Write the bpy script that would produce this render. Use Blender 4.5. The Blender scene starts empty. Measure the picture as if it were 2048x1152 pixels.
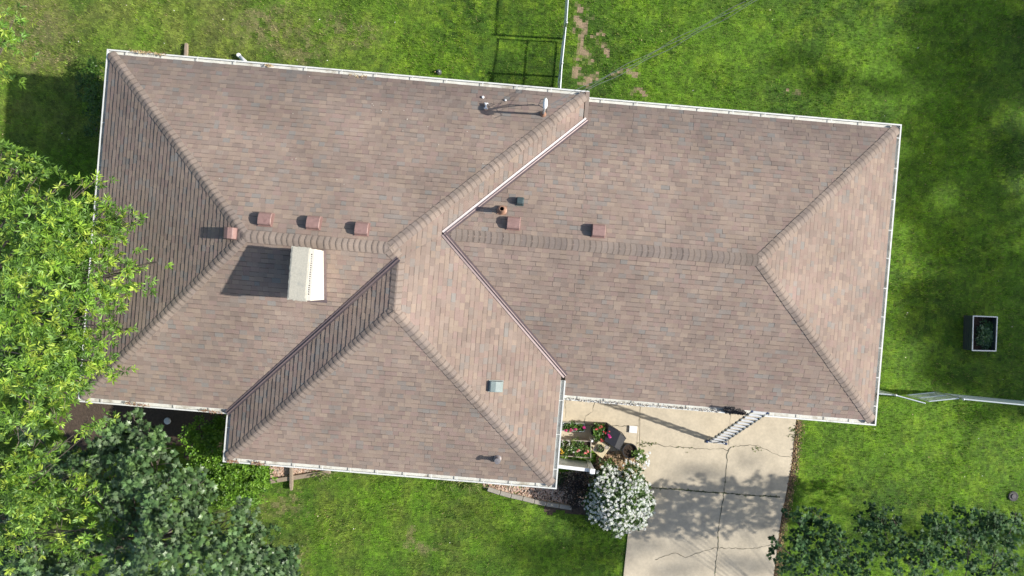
import bpy, math, random
import numpy as np
from mathutils import Vector, Matrix
random.seed(7); rng=np.random.default_rng(7)
scn=bpy.context.scene
# ------------------------------------------------------------------ camera
H=20.5; FPX=1365.0
CA,CB,CC=-0.0034,-0.0094,0.0841
def rotm(a,b,c):
    ca,sa=math.cos(a),math.sin(a);cb,sb=math.cos(b),math.sin(b);cc,sc=math.cos(c),math.sin(c)
    Rz=np.array([[cc,-sc,0],[sc,cc,0],[0,0,1]]);Rx=np.array([[1,0,0],[0,ca,-sa],[0,sa,ca]]);Ry=np.array([[cb,0,sb],[0,1,0],[-sb,0,cb]])
    return Rz@Rx@Ry
R=rotm(CA,CB,CC)
cd=bpy.data.cameras.new('camera'); cam=bpy.data.objects.new('camera',cd); scn.collection.objects.link(cam)
M4=Matrix([list(R[i])+[0] for i in range(3)]+[[0,0,0,1]]); M4.translation=Vector((0,0,H)); cam.matrix_world=M4
cd.sensor_width=36; cd.lens=36*FPX/2048; cd.clip_end=2000; cd.clip_start=.1
scn.camera=cam
# ------------------------------------------------------------------ light
EL,AZ=31.0,2.0
w=bpy.data.worlds.new("World"); scn.world=w; w.use_nodes=True
nt=w.node_tree; nt.nodes.clear()
sky=nt.nodes.new('ShaderNodeTexSky'); sky.sky_type='NISHITA'; sky.sun_disc=False
sky.sun_elevation=math.radians(EL); sky.sun_rotation=math.radians(90-AZ); sky.dust_density=1.5
bg=nt.nodes.new('ShaderNodeBackground'); bg.inputs[1].default_value=.10
wo=nt.nodes.new('ShaderNodeOutputWorld'); nt.links.new(sky.outputs[0],bg.inputs[0]); nt.links.new(bg.outputs[0],wo.inputs[0])
sl=bpy.data.lights.new('sun','SUN'); sl.energy=4.6; sl.angle=math.radians(.9); sl.color=(1,.95,.87)
so=bpy.data.objects.new('sun',sl); scn.collection.objects.link(so)
SD=np.array([math.cos(math.radians(EL))*math.cos(math.radians(AZ)),math.cos(math.radians(EL))*math.sin(math.radians(AZ)),math.sin(math.radians(EL))])
so.rotation_euler=Vector(SD).to_track_quat('Z','Y').to_euler(); so.location=(20,0,30)
scn.view_settings.view_transform='Standard'; scn.view_settings.look='None'; scn.view_settings.exposure=.62; scn.view_settings.gamma=1
scn.cycles.max_bounces=5; scn.cycles.transparent_max_bounces=8

def P(px,py,z=0.0):
    d=R@np.array([(px-1024)/FPX,(576-py)/FPX,-1.0]); t=(z-H)/d[2]
    q=np.array([0,0,H])+d*t; return np.array([q[0],q[1],z])
def P2(px,py,z=0.0): return tuple(P(px,py,z)[:2])
# ------------------------------------------------------------------ materials
def mat(name,col=(.5,.5,.5),rough=.7,metal=0,noise=0,nscale=8,bump=0,bscale=60,attr=False,spec=.5,trans=0,stain=None,nscale2=None,bdist=.01):
    m=bpy.data.materials.new(name); m.use_nodes=True; n=m.node_tree.nodes; l=m.node_tree.links
    b=n['Principled BSDF']; b.inputs['Roughness'].default_value=rough; b.inputs['Metallic'].default_value=metal
    b.inputs['Specular IOR Level'].default_value=spec
    tc=n.new('ShaderNodeTexCoord')
    if attr:
        a=n.new('ShaderNodeAttribute'); a.attribute_name='tint'; src=a.outputs['Color']
    else:
        r=n.new('ShaderNodeRGB'); r.outputs[0].default_value=(*col,1); src=r.outputs[0]
    def modulate(src,scale,amt,detail=6):
        t=n.new('ShaderNodeTexNoise'); t.inputs['Scale'].default_value=scale; t.inputs['Detail'].default_value=detail; t.inputs['Roughness'].default_value=.65
        l.new(tc.outputs['Object'],t.inputs['Vector'])
        mr=n.new('ShaderNodeMapRange'); mr.inputs[1].default_value=.3; mr.inputs[2].default_value=.7
        mr.inputs[3].default_value=1-amt; mr.inputs[4].default_value=1+amt; l.new(t.outputs[0],mr.inputs[0])
        v=n.new('ShaderNodeVectorMath'); v.operation='SCALE'; l.new(src,v.inputs[0]); l.new(mr.outputs[0],v.inputs['Scale']); return v.outputs[0]
    if noise: src=modulate(src,nscale,noise)
    if nscale2: src=modulate(src,nscale2,noise*.8,3)
    if stain:
        t=n.new('ShaderNodeTexNoise'); t.inputs['Scale'].default_value=stain[1]; t.inputs['Detail'].default_value=5; l.new(tc.outputs['Object'],t.inputs['Vector'])
        mr=n.new('ShaderNodeMapRange'); mr.inputs[1].default_value=stain[2]; mr.inputs[2].default_value=stain[3]; l.new(t.outputs[0],mr.inputs[0])
        mx=n.new('ShaderNodeMix'); mx.data_type='RGBA'; l.new(mr.outputs[0],mx.inputs[0]); l.new(src,mx.inputs[6]); mx.inputs[7].default_value=(*stain[0],1); src=mx.outputs[2]
    l.new(src,b.inputs['Base Color'])
    if bump:
        t=n.new('ShaderNodeTexNoise'); t.inputs['Scale'].default_value=bscale; t.inputs['Detail'].default_value=4; l.new(tc.outputs['Object'],t.inputs['Vector'])
        bp=n.new('ShaderNodeBump'); bp.inputs['Strength'].default_value=bump; bp.inputs['Distance'].default_value=bdist; l.new(t.outputs[0],bp.inputs['Height']); l.new(bp.outputs[0],b.inputs['Normal'])
    if trans:
        tr=n.new('ShaderNodeBsdfTranslucent'); l.new(src,tr.inputs['Color']); ms=n.new('ShaderNodeMixShader'); ms.inputs[0].default_value=trans
        l.new(b.outputs[0],ms.inputs[1]); l.new(tr.outputs[0],ms.inputs[2]); l.new(ms.outputs[0],n['Material Output'].inputs['Surface'])
    return m
M={}
M['shingle']=mat('shingle',attr=True,rough=.92,noise=.16,nscale=90,nscale2=.9,bump=.35,bscale=260,spec=.25,bdist=.004)
M['gutter']=mat('gutter_white',(.68,.69,.66),rough=.45,noise=.07,nscale=6,stain=((.42,.40,.32),3.5,.56,.8))
M['gutter_in']=mat('gutter_inside',(.62,.62,.57),rough=.7,noise=.15,nscale=5,stain=((.30,.26,.19),3.2,.56,.75))
M['valley']=mat('valley_metal',(.185,.14,.138),rough=.38,metal=.25,noise=.12,nscale=5)
M['valley_glare']=mat('valley_metal_glare',(.46,.40,.39),rough=.33,metal=.2,noise=.1,nscale=5)  # lighter copy of the valley metal, with the sun glare painted into its colour
M['pink']=mat('vent_pink',(.29,.18,.16),rough=.55,noise=.12,nscale=9,bump=.2,bscale=20,stain=((.23,.14,.125),12,.55,.7))
M['ventside']=mat('vent_louvre',(.17,.10,.09),rough=.7,noise=.2,nscale=30)
M['teal']=mat('vent_dark_green',(.055,.085,.09),rough=.5,noise=.15)
M['greyv']=mat('vent_grey',(.20,.25,.245),rough=.5,noise=.12)
M['copper']=mat('pipe_copper_paint',(.30,.17,.115),rough=.5,noise=.2,nscale=12)
M['lead']=mat('pipe_grey',(.28,.26,.26),rough=.45,metal=.4,noise=.15)
M['black']=mat('black_rubber',(.015,.016,.02),rough=.6)
M['white']=mat('white_paint',(.78,.79,.79),rough=.45,noise=.05,nscale=5)
M['chim']=mat('chimney_limewash',(.66,.63,.55),rough=.85,noise=.06,nscale=12,bump=.4,bscale=40)
M['chimcap']=mat('chimney_cap',(.45,.43,.36),rough=.95,noise=.16,nscale=45,bump=.12,bscale=60,stain=((.34,.34,.30),7,.55,.8))
M['wall']=mat('house_siding',(.55,.50,.42),rough=.8,noise=.06)
M['soffit']=mat('soffit_white',(.7,.7,.68),rough=.6)
M['galv']=mat('galvanised_steel',(.55,.60,.62),rough=.4,metal=.55,noise=.1,nscale=15)
M['grass']=mat('grass_blades',attr=True,rough=.55,trans=.35,spec=.35)
M['ground']=mat('lawn_ground',attr=True,rough=.95,noise=.3,nscale=14,nscale2=70,bump=.6,bscale=40,bdist=.03)
M['leaf']=mat('leaf',attr=True,rough=.42,trans=.32,spec=.5)
M['leafm']=mat('maple_leaf',attr=True,rough=.40,trans=.15,spec=.55)
M['petal']=mat('petal',attr=True,rough=.6,trans=.2)
M['bark']=mat('bark',(.13,.105,.085),rough=.9,noise=.3,nscale=20,bump=.6,bscale=30)
M['wood']=mat('weathered_wood',(.30,.24,.18),rough=.85,noise=.2,nscale=20,bump=.3,bscale=50)
M['stone']=mat('river_stone',attr=True,rough=.8)
M['edging']=mat('edging_concrete',(.34,.31,.26),rough=.9,noise=.18,nscale=14,bump=.4,bscale=40)
M['soil']=mat('soil',(.045,.03,.02),rough=1,noise=.35,nscale=18,bump=1,bscale=30,bdist=.04)
M['bed']=mat('bed_panel',(.035,.055,.065),rough=.5,metal=.3)
M['navy']=mat('navy_plastic',(.03,.05,.12),rough=.4)
M['alu']=mat('ladder_aluminium',(.72,.72,.70),rough=.35,metal=.45,noise=.05)
M['slate']=mat('slate_plastic',(.020,.022,.030),rough=.75,noise=.1,spec=.2)
M['tan']=mat('tan_concrete',(.55,.47,.30),rough=.85,noise=.2,nscale=12,bump=.3)
M['planter']=mat('planter_wood',(.40,.35,.30),rough=.8,noise=.15,nscale=10)
M['wire']=mat('cable',(.06,.065,.07),rough=.6)
M['cablegrey']=mat('cable_grey',(.16,.17,.18),rough=.6)
M['attrd']=mat('tinted',attr=True,rough=.75,noise=.1)
# concrete with tan stain towards the house
m=bpy.data.materials.new('concrete'); m.use_nodes=True; n=m.node_tree.nodes; l=m.node_tree.links; b=n['Principled BSDF']; b.inputs['Roughness'].default_value=.88
tc=n.new('ShaderNodeTexCoord'); sx=n.new('ShaderNodeSeparateXYZ'); l.new(tc.outputs['Object'],sx.inputs[0])
t0=n.new('ShaderNodeTexNoise'); t0.inputs['Scale'].default_value=.8; t0.inputs['Detail'].default_value=5; l.new(tc.outputs['Object'],t0.inputs['Vector'])
ad=n.new('ShaderNodeMath'); ad.operation='MULTIPLY_ADD'; l.new(t0.outputs[0],ad.inputs[0]); ad.inputs[1].default_value=2.2; l.new(sx.outputs[1],ad.inputs[2])
mr=n.new('ShaderNodeMapRange'); l.new(ad.outputs[0],mr.inputs[0]); mr.inputs[1].default_value=-5.2; mr.inputs[2].default_value=-2.6
cr=n.new('ShaderNodeMix'); cr.data_type='RGBA'; l.new(mr.outputs[0],cr.inputs[0]); cr.inputs[6].default_value=(.50,.485,.45,1); cr.inputs[7].default_value=(.53,.46,.345,1)
src=cr.outputs[2]
for sc_,am,de in ((2.2,.10,6),(14,.07,5),(110,.09,2)):
    t=n.new('ShaderNodeTexNoise'); t.inputs['Scale'].default_value=sc_; t.inputs['Detail'].default_value=de; l.new(tc.outputs['Object'],t.inputs['Vector'])
    q=n.new('ShaderNodeMapRange'); q.inputs[1].default_value=.3; q.inputs[2].default_value=.7; q.inputs[3].default_value=1-am; q.inputs[4].default_value=1+am; l.new(t.outputs[0],q.inputs[0])
    v=n.new('ShaderNodeVectorMath'); v.operation='SCALE'; l.new(src,v.inputs[0]); l.new(q.outputs[0],v.inputs['Scale']); src=v.outputs[0]
l.new(src,b.inputs['Base Color'])
bp=n.new('ShaderNodeBump'); bp.inputs['Strength'].default_value=.25; bp.inputs['Distance'].default_value=.005; l.new(t.outputs[0],bp.inputs['Height']); l.new(bp.outputs[0],b.inputs['Normal'])
M['concrete']=m
# ------------------------------------------------------------------ mesh helpers
ORG={}
def tag(o,label=None,cat=None,group=None,kind=None):
    if label: o['label']=label
    if cat: o['category']=cat
    if group: o['group']=group
    if kind: o['kind']=kind
    return o
def thing(name,loc,label,cat,group=None):
    o=bpy.data.objects.new(name,None); scn.collection.objects.link(o); o.location=tuple(loc); ORG[o]=np.array(loc,float); o.empty_display_size=.2
    return tag(o,label,cat,group)
def link(name,me,mats,parent,org):
    o=bpy.data.objects.new(name,me); scn.collection.objects.link(o)
    for mm in (mats if isinstance(mats,(list,tuple)) else [mats]): me.materials.append(mm)
    if parent is not None: o.parent=parent; ORG[o]=ORG[parent]
    else: o.location=tuple(org); ORG[o]=np.array(org,float)
    return o
class MB:
    def __init__(s): s.v=[];s.f=[];s.c=[];s.m=[];s.cur=(.5,.5,.5);s.mi=0
    def add(s,vs,fs,col=None,mi=None):
        k=len(s.v); s.v+= [tuple(map(float,p)) for p in vs]
        for f in fs: s.f.append(tuple(i+k for i in f)); s.c.append(col if col is not None else s.cur); s.m.append(s.mi if mi is None else mi)
    def box(s,c,d,rz=0,rot=None,col=None,mi=None,bev=0):
        if rot is None: rot=np.array([[math.cos(rz),-math.sin(rz),0],[math.sin(rz),math.cos(rz),0],[0,0,1]])
        d=np.array(d)/2; c=np.array(c,float)
        if bev:
            vs=[];B=bev
            for z,k in ((-d[2],0),(-d[2]+B,1),(d[2]-B,1),(d[2],0)):
                e=0 if k else B
                for x,y in ((-1,-1),(1,-1),(1,1),(-1,1)):
                    # chamfer the vertical corners too
                    a=(x*(d[0]-e),y*(d[1]-e-B)); bb=(x*(d[0]-e-B),y*(d[1]-e))
                    pr=[a,bb] if x*y>0 else [bb,a]
                    for q in pr: vs.append(c+rot@np.array([q[0],q[1],z]))
            fs=[]
            for r in range(3):
                for i in range(8): j=(i+1)%8; fs.append((r*8+i,r*8+j,(r+1)*8+j,(r+1)*8+i))
            fs.append(tuple(range(7,-1,-1))); fs.append(tuple(range(24,32)))
            s.add(vs,fs,col,mi); return
        vs=[c+rot@(d*np.array([x,y,z])) for z in (-1,1) for (x,y) in ((-1,-1),(1,-1),(1,1),(-1,1))]
        s.add(vs,[(3,2,1,0),(4,5,6,7),(0,1,5,4),(1,2,6,5),(2,3,7,6),(3,0,4,7)],col,mi)
    def prism(s,poly,z0,z1,col=None,mi=None):
        n=len(poly); 
        A=sum(poly[i][0]*poly[(i+1)%n][1]-poly[(i+1)%n][0]*poly[i][1] for i in range(n))
        if A<0: poly=poly[::-1]
        vs=[(x,y,z0) for x,y in poly]+[(x,y,z1) for x,y in poly]
        s.add(vs,[tuple(range(n-1,-1,-1)),tuple(range(n,2*n))]+[(i,(i+1)%n,n+(i+1)%n,n+i) for i in range(n)],col,mi)
    def tube(s,pts,r,n=8,cap=True,col=None,mi=None,flat=None):
        pts=[np.array(p,float) for p in pts]; k=len(pts); rs=r if isinstance(r,(list,tuple)) else [r]*k
        rings=[]; up=np.array([0,0,1.])
        for i,p in enumerate(pts):
            t=pts[min(i+1,k-1)]-pts[max(i-1,0)]; t/=np.linalg.norm(t)+1e-9
            a=np.cross(t,up) if abs(t[2])<.95 else np.cross(t,np.array([0,1.,0])); a/=np.linalg.norm(a); bb=np.cross(a,t)
            rings.append([p+rs[i]*(math.cos(2*math.pi*j/n)*a+math.sin(2*math.pi*j/n)*bb*(flat or 1)) for j in range(n)])
        vs=[q for rr in rings for q in rr]; fs=[(i*n+j,i*n+(j+1)%n,(i+1)*n+(j+1)%n,(i+1)*n+j) for i in range(k-1) for j in range(n)]
        if cap: fs+= [tuple(range(n-1,-1,-1)),tuple((k-1)*n+j for j in range(n))]
        s.add(vs,fs,col,mi)
    def lathe(s,c,prof,n=20,col=None,mi=None):
        vs=[];fs=[]
        for r,z in prof:
            for j in range(n): vs.append((c[0]+r*math.cos(2*math.pi*j/n),c[1]+r*math.sin(2*math.pi*j/n),c[2]+z))
        for i in range(len(prof)-1):
            for j in range(n): fs.append((i*n+j,i*n+(j+1)%n,(i+1)*n+(j+1)%n,(i+1)*n+j))
        s.add(vs,fs,col,mi)
    def build(s,name,mats,parent=None,org=None,smooth=False):
        me=bpy.data.meshes.new(name)
        if parent is not None: o_=ORG[parent]
        else:
            if org is None: a=np.array(s.v); org=((a[:,0].min()+a[:,0].max())/2,(a[:,1].min()+a[:,1].max())/2,a[:,2].min())
            o_=np.array(org,float)
        me.from_pydata([tuple(np.array(v)-o_) for v in s.v],[],s.f)
        at=me.attributes.new('tint','FLOAT_COLOR','FACE')
        at.data.foreach_set('color',np.array([(*c,1) for c in s.c],dtype=np.float32).ravel())
        me.polygons.foreach_set('material_index',np.array(s.m,dtype=np.int32))
        if smooth: me.polygons.foreach_set('use_smooth',np.ones(len(s.f),dtype=bool))
        me.update()
        return link(name,me,mats,parent,o_)
def fast(name,V,F,C,mats,parent=None,org=(0,0,0),smooth=False):
    """V (n,3), F (m,k) index array, C (m,3) colour per face"""
    o_=ORG[parent] if parent is not None else np.array(org,float)
    me=bpy.data.meshes.new(name); k=F.shape[1]
    me.vertices.add(len(V)); me.vertices.foreach_set('co',(V-o_).astype(np.float32).ravel())
    me.loops.add(F.size); me.loops.foreach_set('vertex_index',F.astype(np.int32).ravel())
    me.polygons.add(len(F)); me.polygons.foreach_set('loop_start',(np.arange(len(F))*k).astype(np.int32))
    at=me.attributes.new('tint','FLOAT_COLOR','FACE'); c4=np.ones((len(F),4),np.float32); c4[:,:3]=C; at.data.foreach_set('color',c4.ravel())
    if smooth: me.polygons.foreach_set('use_smooth',np.ones(len(F),dtype=bool))
    me.update(calc_edges=True)
    return link(name,me,mats,parent,o_)
def vnoise(x,y,sc,seed=0):
    """smooth value noise 0..1"""
    r=np.random.default_rng(seed); G=r.random((64,64)); X=np.asarray(x)*sc+100.3; Y=np.asarray(y)*sc+77.7
    i=np.floor(X).astype(int); j=np.floor(Y).astype(int); fx=X-i; fy=Y-j; fx=fx*fx*(3-2*fx); fy=fy*fy*(3-2*fy)
    g=lambda a,b:G[a%64,b%64]
    return (g(i,j)*(1-fx)+g(i+1,j)*fx)*(1-fy)+(g(i,j+1)*(1-fx)+g(i+1,j+1)*fx)*fy
def fbm(x,y,sc,seed=0,o=4):
    a=0;t=0; x=np.asarray(x,float); y=np.asarray(y,float)
    for k in range(o):
        an=.7+k*1.9+seed*.37; xr=x*math.cos(an)-y*math.sin(an); yr=x*math.sin(an)+y*math.cos(an)
        a=a+vnoise(xr,yr,sc*2.13**k,seed+k)*.5**k; t+=.5**k
    return a/t
def pinp(x,y,poly):
    x=np.asarray(x);y=np.asarray(y);ins=np.zeros(x.shape,bool);n=len(poly)
    for i in range(n):
        x0,y0=poly[i];x1,y1=poly[(i+1)%n]
        c=((y0>y)!=(y1>y))&(x<(x1-x0)*(y-y0)/((y1-y0) if y1!=y0 else 1e-9)+x0); ins^=c
    return ins
# ------------------------------------------------------------------ house dimensions (m)
xW,xE,yN,yS=-10.784,1.755,5.224,-3.913
xw,yw=-6.925,-5.166
xg,yNg,ySg=10.10,5.129,-2.862
s=.3595; ze=2.70; zg=2.469
h=(yN-yS)/2; ym=(yN+yS)/2; h2=(xE-xw)/2; hg=(yNg-ySg)/2; ymg=(yNg+ySg)/2
NW=(xW,yN);NE=(xE,yN);SW=(xW,yS);IN=(xw,yS);WSW=(xw,yw);WSE=(xE,yw);GNE=(xg,yNg);GSE=(xg,ySg);GNW=(xE,yNg);GSW=(xE,ySg)
R1=(xW+h,ym);R2=(xE-h,ym);R3=(xE-h2,yw+h2);R6=(xE-h2,yS+h2);R4=(xg-hg,ymg);R5=(xE-(zg-ze)/s-hg,ymg)
VN=(xE,yNg-(ze-zg)/s);VS=(xE,ySg+(ze-zg)/s)
planes={'A':((xW,yN),(1,0),(0,-1),ze),'B':((xW,yS),(0,1),(1,0),ze),'C':((xW,yS),(1,0),(0,1),ze),'D':((xE,yw),(0,1),(-1,0),ze),
 'E':((xw,yw),(0,1),(1,0),ze),'F':((xw,yw),(1,0),(0,1),ze),'G':((xE,yNg),(1,0),(0,-1),zg),'K':((xg,ySg),(0,1),(-1,0),zg),'I':((xE,ySg),(1,0),(0,1),zg)}
def pz(k,x,y):
    o,e,n_,z0=planes[k]; return z0+s*((x-o[0])*n_[0]+(y-o[1])*n_[1])
pieces=[('A',[NW,NE,R2,R1]),('B',[NW,R1,SW]),('C',[SW,R1,R2,R6,IN]),('D',[NE,VN,R5,R6,R2]),('D',[R6,R5,VS,WSE,R3]),('E',[IN,R6,R3,WSW]),('F',[WSW,R3,WSE]),
 ('G',[GNW,GNE,R4,(xE,ymg)]),('G',[(xE,ymg),R5,VN]),('K',[GNE,R4,GSE]),('I',[GSW,GSE,R4,(xE,ymg)]),('I',[(xE,ymg),R5,VS])]
def ccw(p):
    A=sum(p[i][0]*p[(i+1)%len(p)][1]-p[(i+1)%len(p)][0]*p[i][1] for i in range(len(p))); return p if A>0 else p[::-1]
def clip(sub,cl):
    out=sub
    for i in range(len(cl)):
        a=cl[i];b=cl[(i+1)%len(cl)];inp=out;out=[]
        if not inp: return []
        ex,ey=b[0]-a[0],b[1]-a[1]
        sd=[ex*(p[1]-a[1])-ey*(p[0]-a[0]) for p in inp]
        for j in range(len(inp)):
            p=inp[j];q=inp[(j+1)%len(inp)];u=sd[j];v=sd[(j+1)%len(inp)]
            if u>=0: out.append(p)
            if (u>0 and v<0) or (u<0 and v>0):
                t=u/(u-v); out.append((p[0]+(q[0]-p[0])*t,p[1]+(q[1]-p[1])*t))
    return out
house=thing('house',((xW+xg)/2,0,0),'low suburban house with a brown shingled hip roof, white gutters and a wing and garage','house')
PAL=[(.300,.232,.182),(.262,.190,.160),(.235,.195,.168),(.255,.180,.160),(.225,.205,.188),(.205,.205,.195),(.285,.215,.172),(.245,.188,.158),(.215,.165,.142),(.27,.21,.175)]
PWT=[15,18,11,9,7,2,14,14,9,14]
PAL=[tuple(np.array(p_)*.68+np.array((.296,.232,.190))*.34) for p_ in PAL]
mb=MB(); INS=.115; COURSE=.1205*math.cos(math.atan(s))
for key,poly in pieces:
    o,e,n_,z0=planes[key]; cp=ccw(list(poly))
    # deck
    far_=60.; lim=[(o[0]+e[0]*u+n_[0]*v,o[1]+e[1]*u+n_[1]*v) for u,v in ((-far_,INS-.003),(far_,INS-.003),(far_,far_),(-far_,far_))]
    dk_=clip(cp,ccw(lim))
    if dk_: mb.add([(x,y,pz(key,x,y)-.012) for x,y in dk_],[tuple(range(len(dk_)))],col=(.10,.085,.075))
    # eave edge
    aa=[(p[0]-o[0])*e[0]+(p[1]-o[1])*e[1] for p in poly]; bb=[(p[0]-o[0])*n_[0]+(p[1]-o[1])*n_[1] for p in poly]
    amin,amax,bmax=min(aa)-.3,max(aa)+.3,max(bb); b0=INS; row=0
    rr=random.Random(sum(map(ord,key))*31); amin=math.floor(amin/.3)*.3
    while b0<bmax:
        a=amin-rr.random()*.3
        while a<amax:
            wd=rr.uniform(.12,.225); t=(.0105 if key in 'BE' else .0055); lift=rr.choice((0,.0005,.003,.0045)) if key not in 'BE' else rr.choice((.001,.004,.006)); band=(rr.random()<.5); col=np.array(rr.choices(PAL,PWT)[0])*rr.uniform(.93,1.06)
            jit=rr.uniform(-.003,.004)
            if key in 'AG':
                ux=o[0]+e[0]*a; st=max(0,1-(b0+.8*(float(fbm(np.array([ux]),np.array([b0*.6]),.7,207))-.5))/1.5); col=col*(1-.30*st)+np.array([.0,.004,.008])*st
            col=col*(.93+.14*float(vnoise(np.array([o[0]+e[0]*a+n_[0]*b0]),np.array([o[1]+e[1]*a+n_[1]*b0]),.6,311)))
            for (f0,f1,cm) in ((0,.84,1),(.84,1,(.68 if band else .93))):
                lo=b0+COURSE*f0+(jit if f0==0 else 0); hi=b0+COURSE*f1
                q=[(a+.0004,lo),(a+wd-.0004,lo),(a+wd-.0004,hi),(a+.0004,hi)]
                q=[(o[0]+e[0]*u+n_[0]*v,o[1]+e[1]*u+n_[1]*v) for u,v in q]; q=clip(ccw(q),cp)
                if len(q)>=3:
                    nn=len(q); top=[]
                    for x,y in q:
                        v=(x-o[0])*n_[0]+(y-o[1])*n_[1]; fr=min(1,max(0,(v-b0)/COURSE)); top.append((x,y,z0+s*v+.003+lift+t*(1-fr)))
                    bot=[(x,y,zz-t-lift-.012) for x,y,zz in top]
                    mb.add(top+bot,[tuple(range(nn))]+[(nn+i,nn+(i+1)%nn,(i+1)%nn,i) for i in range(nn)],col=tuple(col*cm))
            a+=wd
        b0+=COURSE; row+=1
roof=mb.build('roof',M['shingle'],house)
# ridge and hip caps
def cap(p0,p1,k0,k1,tw=.145,start=0.0,end=0.0):
    """p0 low end / first end -> p1. k0,k1 plane keys"""
    a=np.array([p0[0],p0[1]]);b=np.array([p1[0],p1[1]]);L=np.linalg.norm(b-a);d=(b-a)/L;pr=np.array([-d[1],d[0]])
    m_=MB(); step=.142; x=start; rr=random.Random(int(L*1000)); OFF=[-1,-.72,-.4,-.15,.15,.4,.72,1]
    def zr(q): return min(pz(k0,*q),pz(k1,*q))
    while x<L-end-.02:
        x1=min(x+step,L-end); col=np.array(rr.choices([(.262,.212,.178),(.250,.202,.168),(.270,.215,.178),(.240,.195,.168)])[0])*rr.uniform(.98,1.14)
        W=tw*rr.uniform(.96,1.03); jit=rr.uniform(-.012,.012)
        for (u0,u1,cm) in ((x+jit,x+.022+jit,.80),(x+.026+jit,x1,1)):  # butt strip darkened: the shadow line between caps is painted in
            vs=[]
            for u in (u0,u1):
                fr=(u-x)/step
                for o_ in OFF:
                    bow=(1-o_*o_)*.0; q=a+d*(u-.018*abs(o_)**1.5*0+.02*o_*o_)+pr*o_*W
                    vs.append((q[0],q[1],zr(q)+.015+.011*(1-fr)*(1-.3*o_*o_)-(.012 if abs(o_)<.2 else 0)*0))
            n8=len(OFF); top=[(i,i+1,n8+i+1,n8+i) for i in range(n8-1)]
            base=len(vs); vs+= [(v[0],v[1],v[2]-.05) for v in vs]
            fs=top+[(base+i,base+i+1,i+1,i) for i in range(n8-1)]+[(base+n8+i+1,base+n8+i,n8+i,n8+i+1) for i in range(n8-1)]
            fs+=[(0,n8,base+n8,base),(n8-1,base+n8-1,base+2*n8-1,2*n8-1)]
            m_.add(vs,fs,col=tuple(col*cm))
        x=x1
    return m_.build('ridge_cap',M['shingle'],roof)
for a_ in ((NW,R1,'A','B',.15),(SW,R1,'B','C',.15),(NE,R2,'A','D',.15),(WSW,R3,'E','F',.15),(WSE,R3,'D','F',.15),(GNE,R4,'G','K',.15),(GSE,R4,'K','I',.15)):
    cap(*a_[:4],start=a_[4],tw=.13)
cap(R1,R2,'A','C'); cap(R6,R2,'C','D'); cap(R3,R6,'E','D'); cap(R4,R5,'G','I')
# valleys
def valley(p0,p1,k0,k1,mats,w=.085,ext=0):
    a=np.array(p0);b=np.array(p1);L=np.linalg.norm(b-a);d=(b-a)/L;a=a-d*ext;pr=np.array([-d[1],d[0]])
    def zr(q): return max(pz(k0,*q),pz(k1,*q))
    m_=MB(); prof=[(-w,.017),(-w,.024),(-.026,.024),(-.010,.034),(-.004,.05),(.004,.05),(.010,.034),(.026,.024),(w,.024),(w,.017)]
    vs=[];fs=[]
    for q0 in (a,b):
        zc=zr(q0)
        for o_,z in prof: q=q0+pr*o_; vs.append((q[0],q[1],(zr(q) if abs(o_)>.03 else zr(q0+pr*.026*(1 if o_>0 else -1)))+z))
    n_=len(prof)
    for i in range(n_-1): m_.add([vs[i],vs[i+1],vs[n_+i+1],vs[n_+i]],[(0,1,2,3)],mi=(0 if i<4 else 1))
    return m_.build('valley_flashing',mats,roof)
# orientation: p0 low, p1 high; index0 = left... right side material
v1=valley(VN,R5,'G','D',[M['valley_glare'],M['valley']],w=.075); v1['label']='metal valley strip with sun glare painted on one side, between the main roof and the garage roof'
valley(VS,R5,'D','I',[M['valley'],M['valley']],w=.075); valley(IN,R6,'C','E',[M['valley'],M['valley']],w=.07)
# gutters
def gutter(p0,p1,inn,z,m0,m1,hang=.75,off=.4,clean=True,name='gutter'):
    """outer line p0->p1, inn inward unit, m0/m1 mitre (+1 convex, -1 concave, 0 square)"""
    a=np.array(p0,float);b=np.array(p1,float);L=np.linalg.norm(b-a);d=(b-a)/L;inn=np.array(inn,float)
    prof=[(.0,-.105),(-.006,-.06),(-.020,-.02),(-.020,.004),(.016,.004),(.016,-.006),(.006,-.012),(.006,-.052),(.100,-.052),(.102,.012),(.128,.016),(.128,-.105)]
    mi=[0,0,0,0,0,0,1,1,0,0,0,0]
    g=MB(); n_=len(prof); ring=[]
    for end,base,sg,mm in ((0,a,1,m0),(1,b,-1,m1)):
        for o_,zz in prof:
            q=base+inn*o_+d*sg*mm*o_; ring.append((q[0],q[1],z+zz))
    for i in range(n_):
        j=(i+1)%n_; g.add([ring[i],ring[j],ring[n_+j],ring[n_+i]],[(0,1,2,3)],mi=mi[i])
    for e_,mm,bs,sg in ((0,m0,a,1),(1,m1,b,-1)):
        if mm==0:
            c=bs+inn*.058+d*sg*.001; g.box((c[0],c[1],z-.045),(.004 if abs(d[0])>.5 else .128,.128 if abs(d[0])>.5 else .004,.115),mi=0)
    go=g.build(name,[M['gutter'],M['gutter_in']],house)
    x=off
    while x<L-.15:
        q=a+d*x+inn*.055; hb=MB(); hb.box((q[0],q[1],z+.003),(.022 if abs(d[0])>.5 else .15,.15 if abs(d[0])>.5 else .022,.006),bev=0)
        hb.build('hanger',M['gutter'],go); x+=hang*random.uniform(.93,1.07)
    # debris lying in the trough
    return go
gN=gutter(NW,NE,(0,-1),ze,1,0,.95,.5); gW=gutter(SW,NW,(1,0),ze,1,1,1.1,.6); gS=gutter(SW,IN,(0,1),ze,1,-1,.95,.6); gWW=gutter(WSW,IN,(1,0),ze,1,-1,.62,.3)
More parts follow.
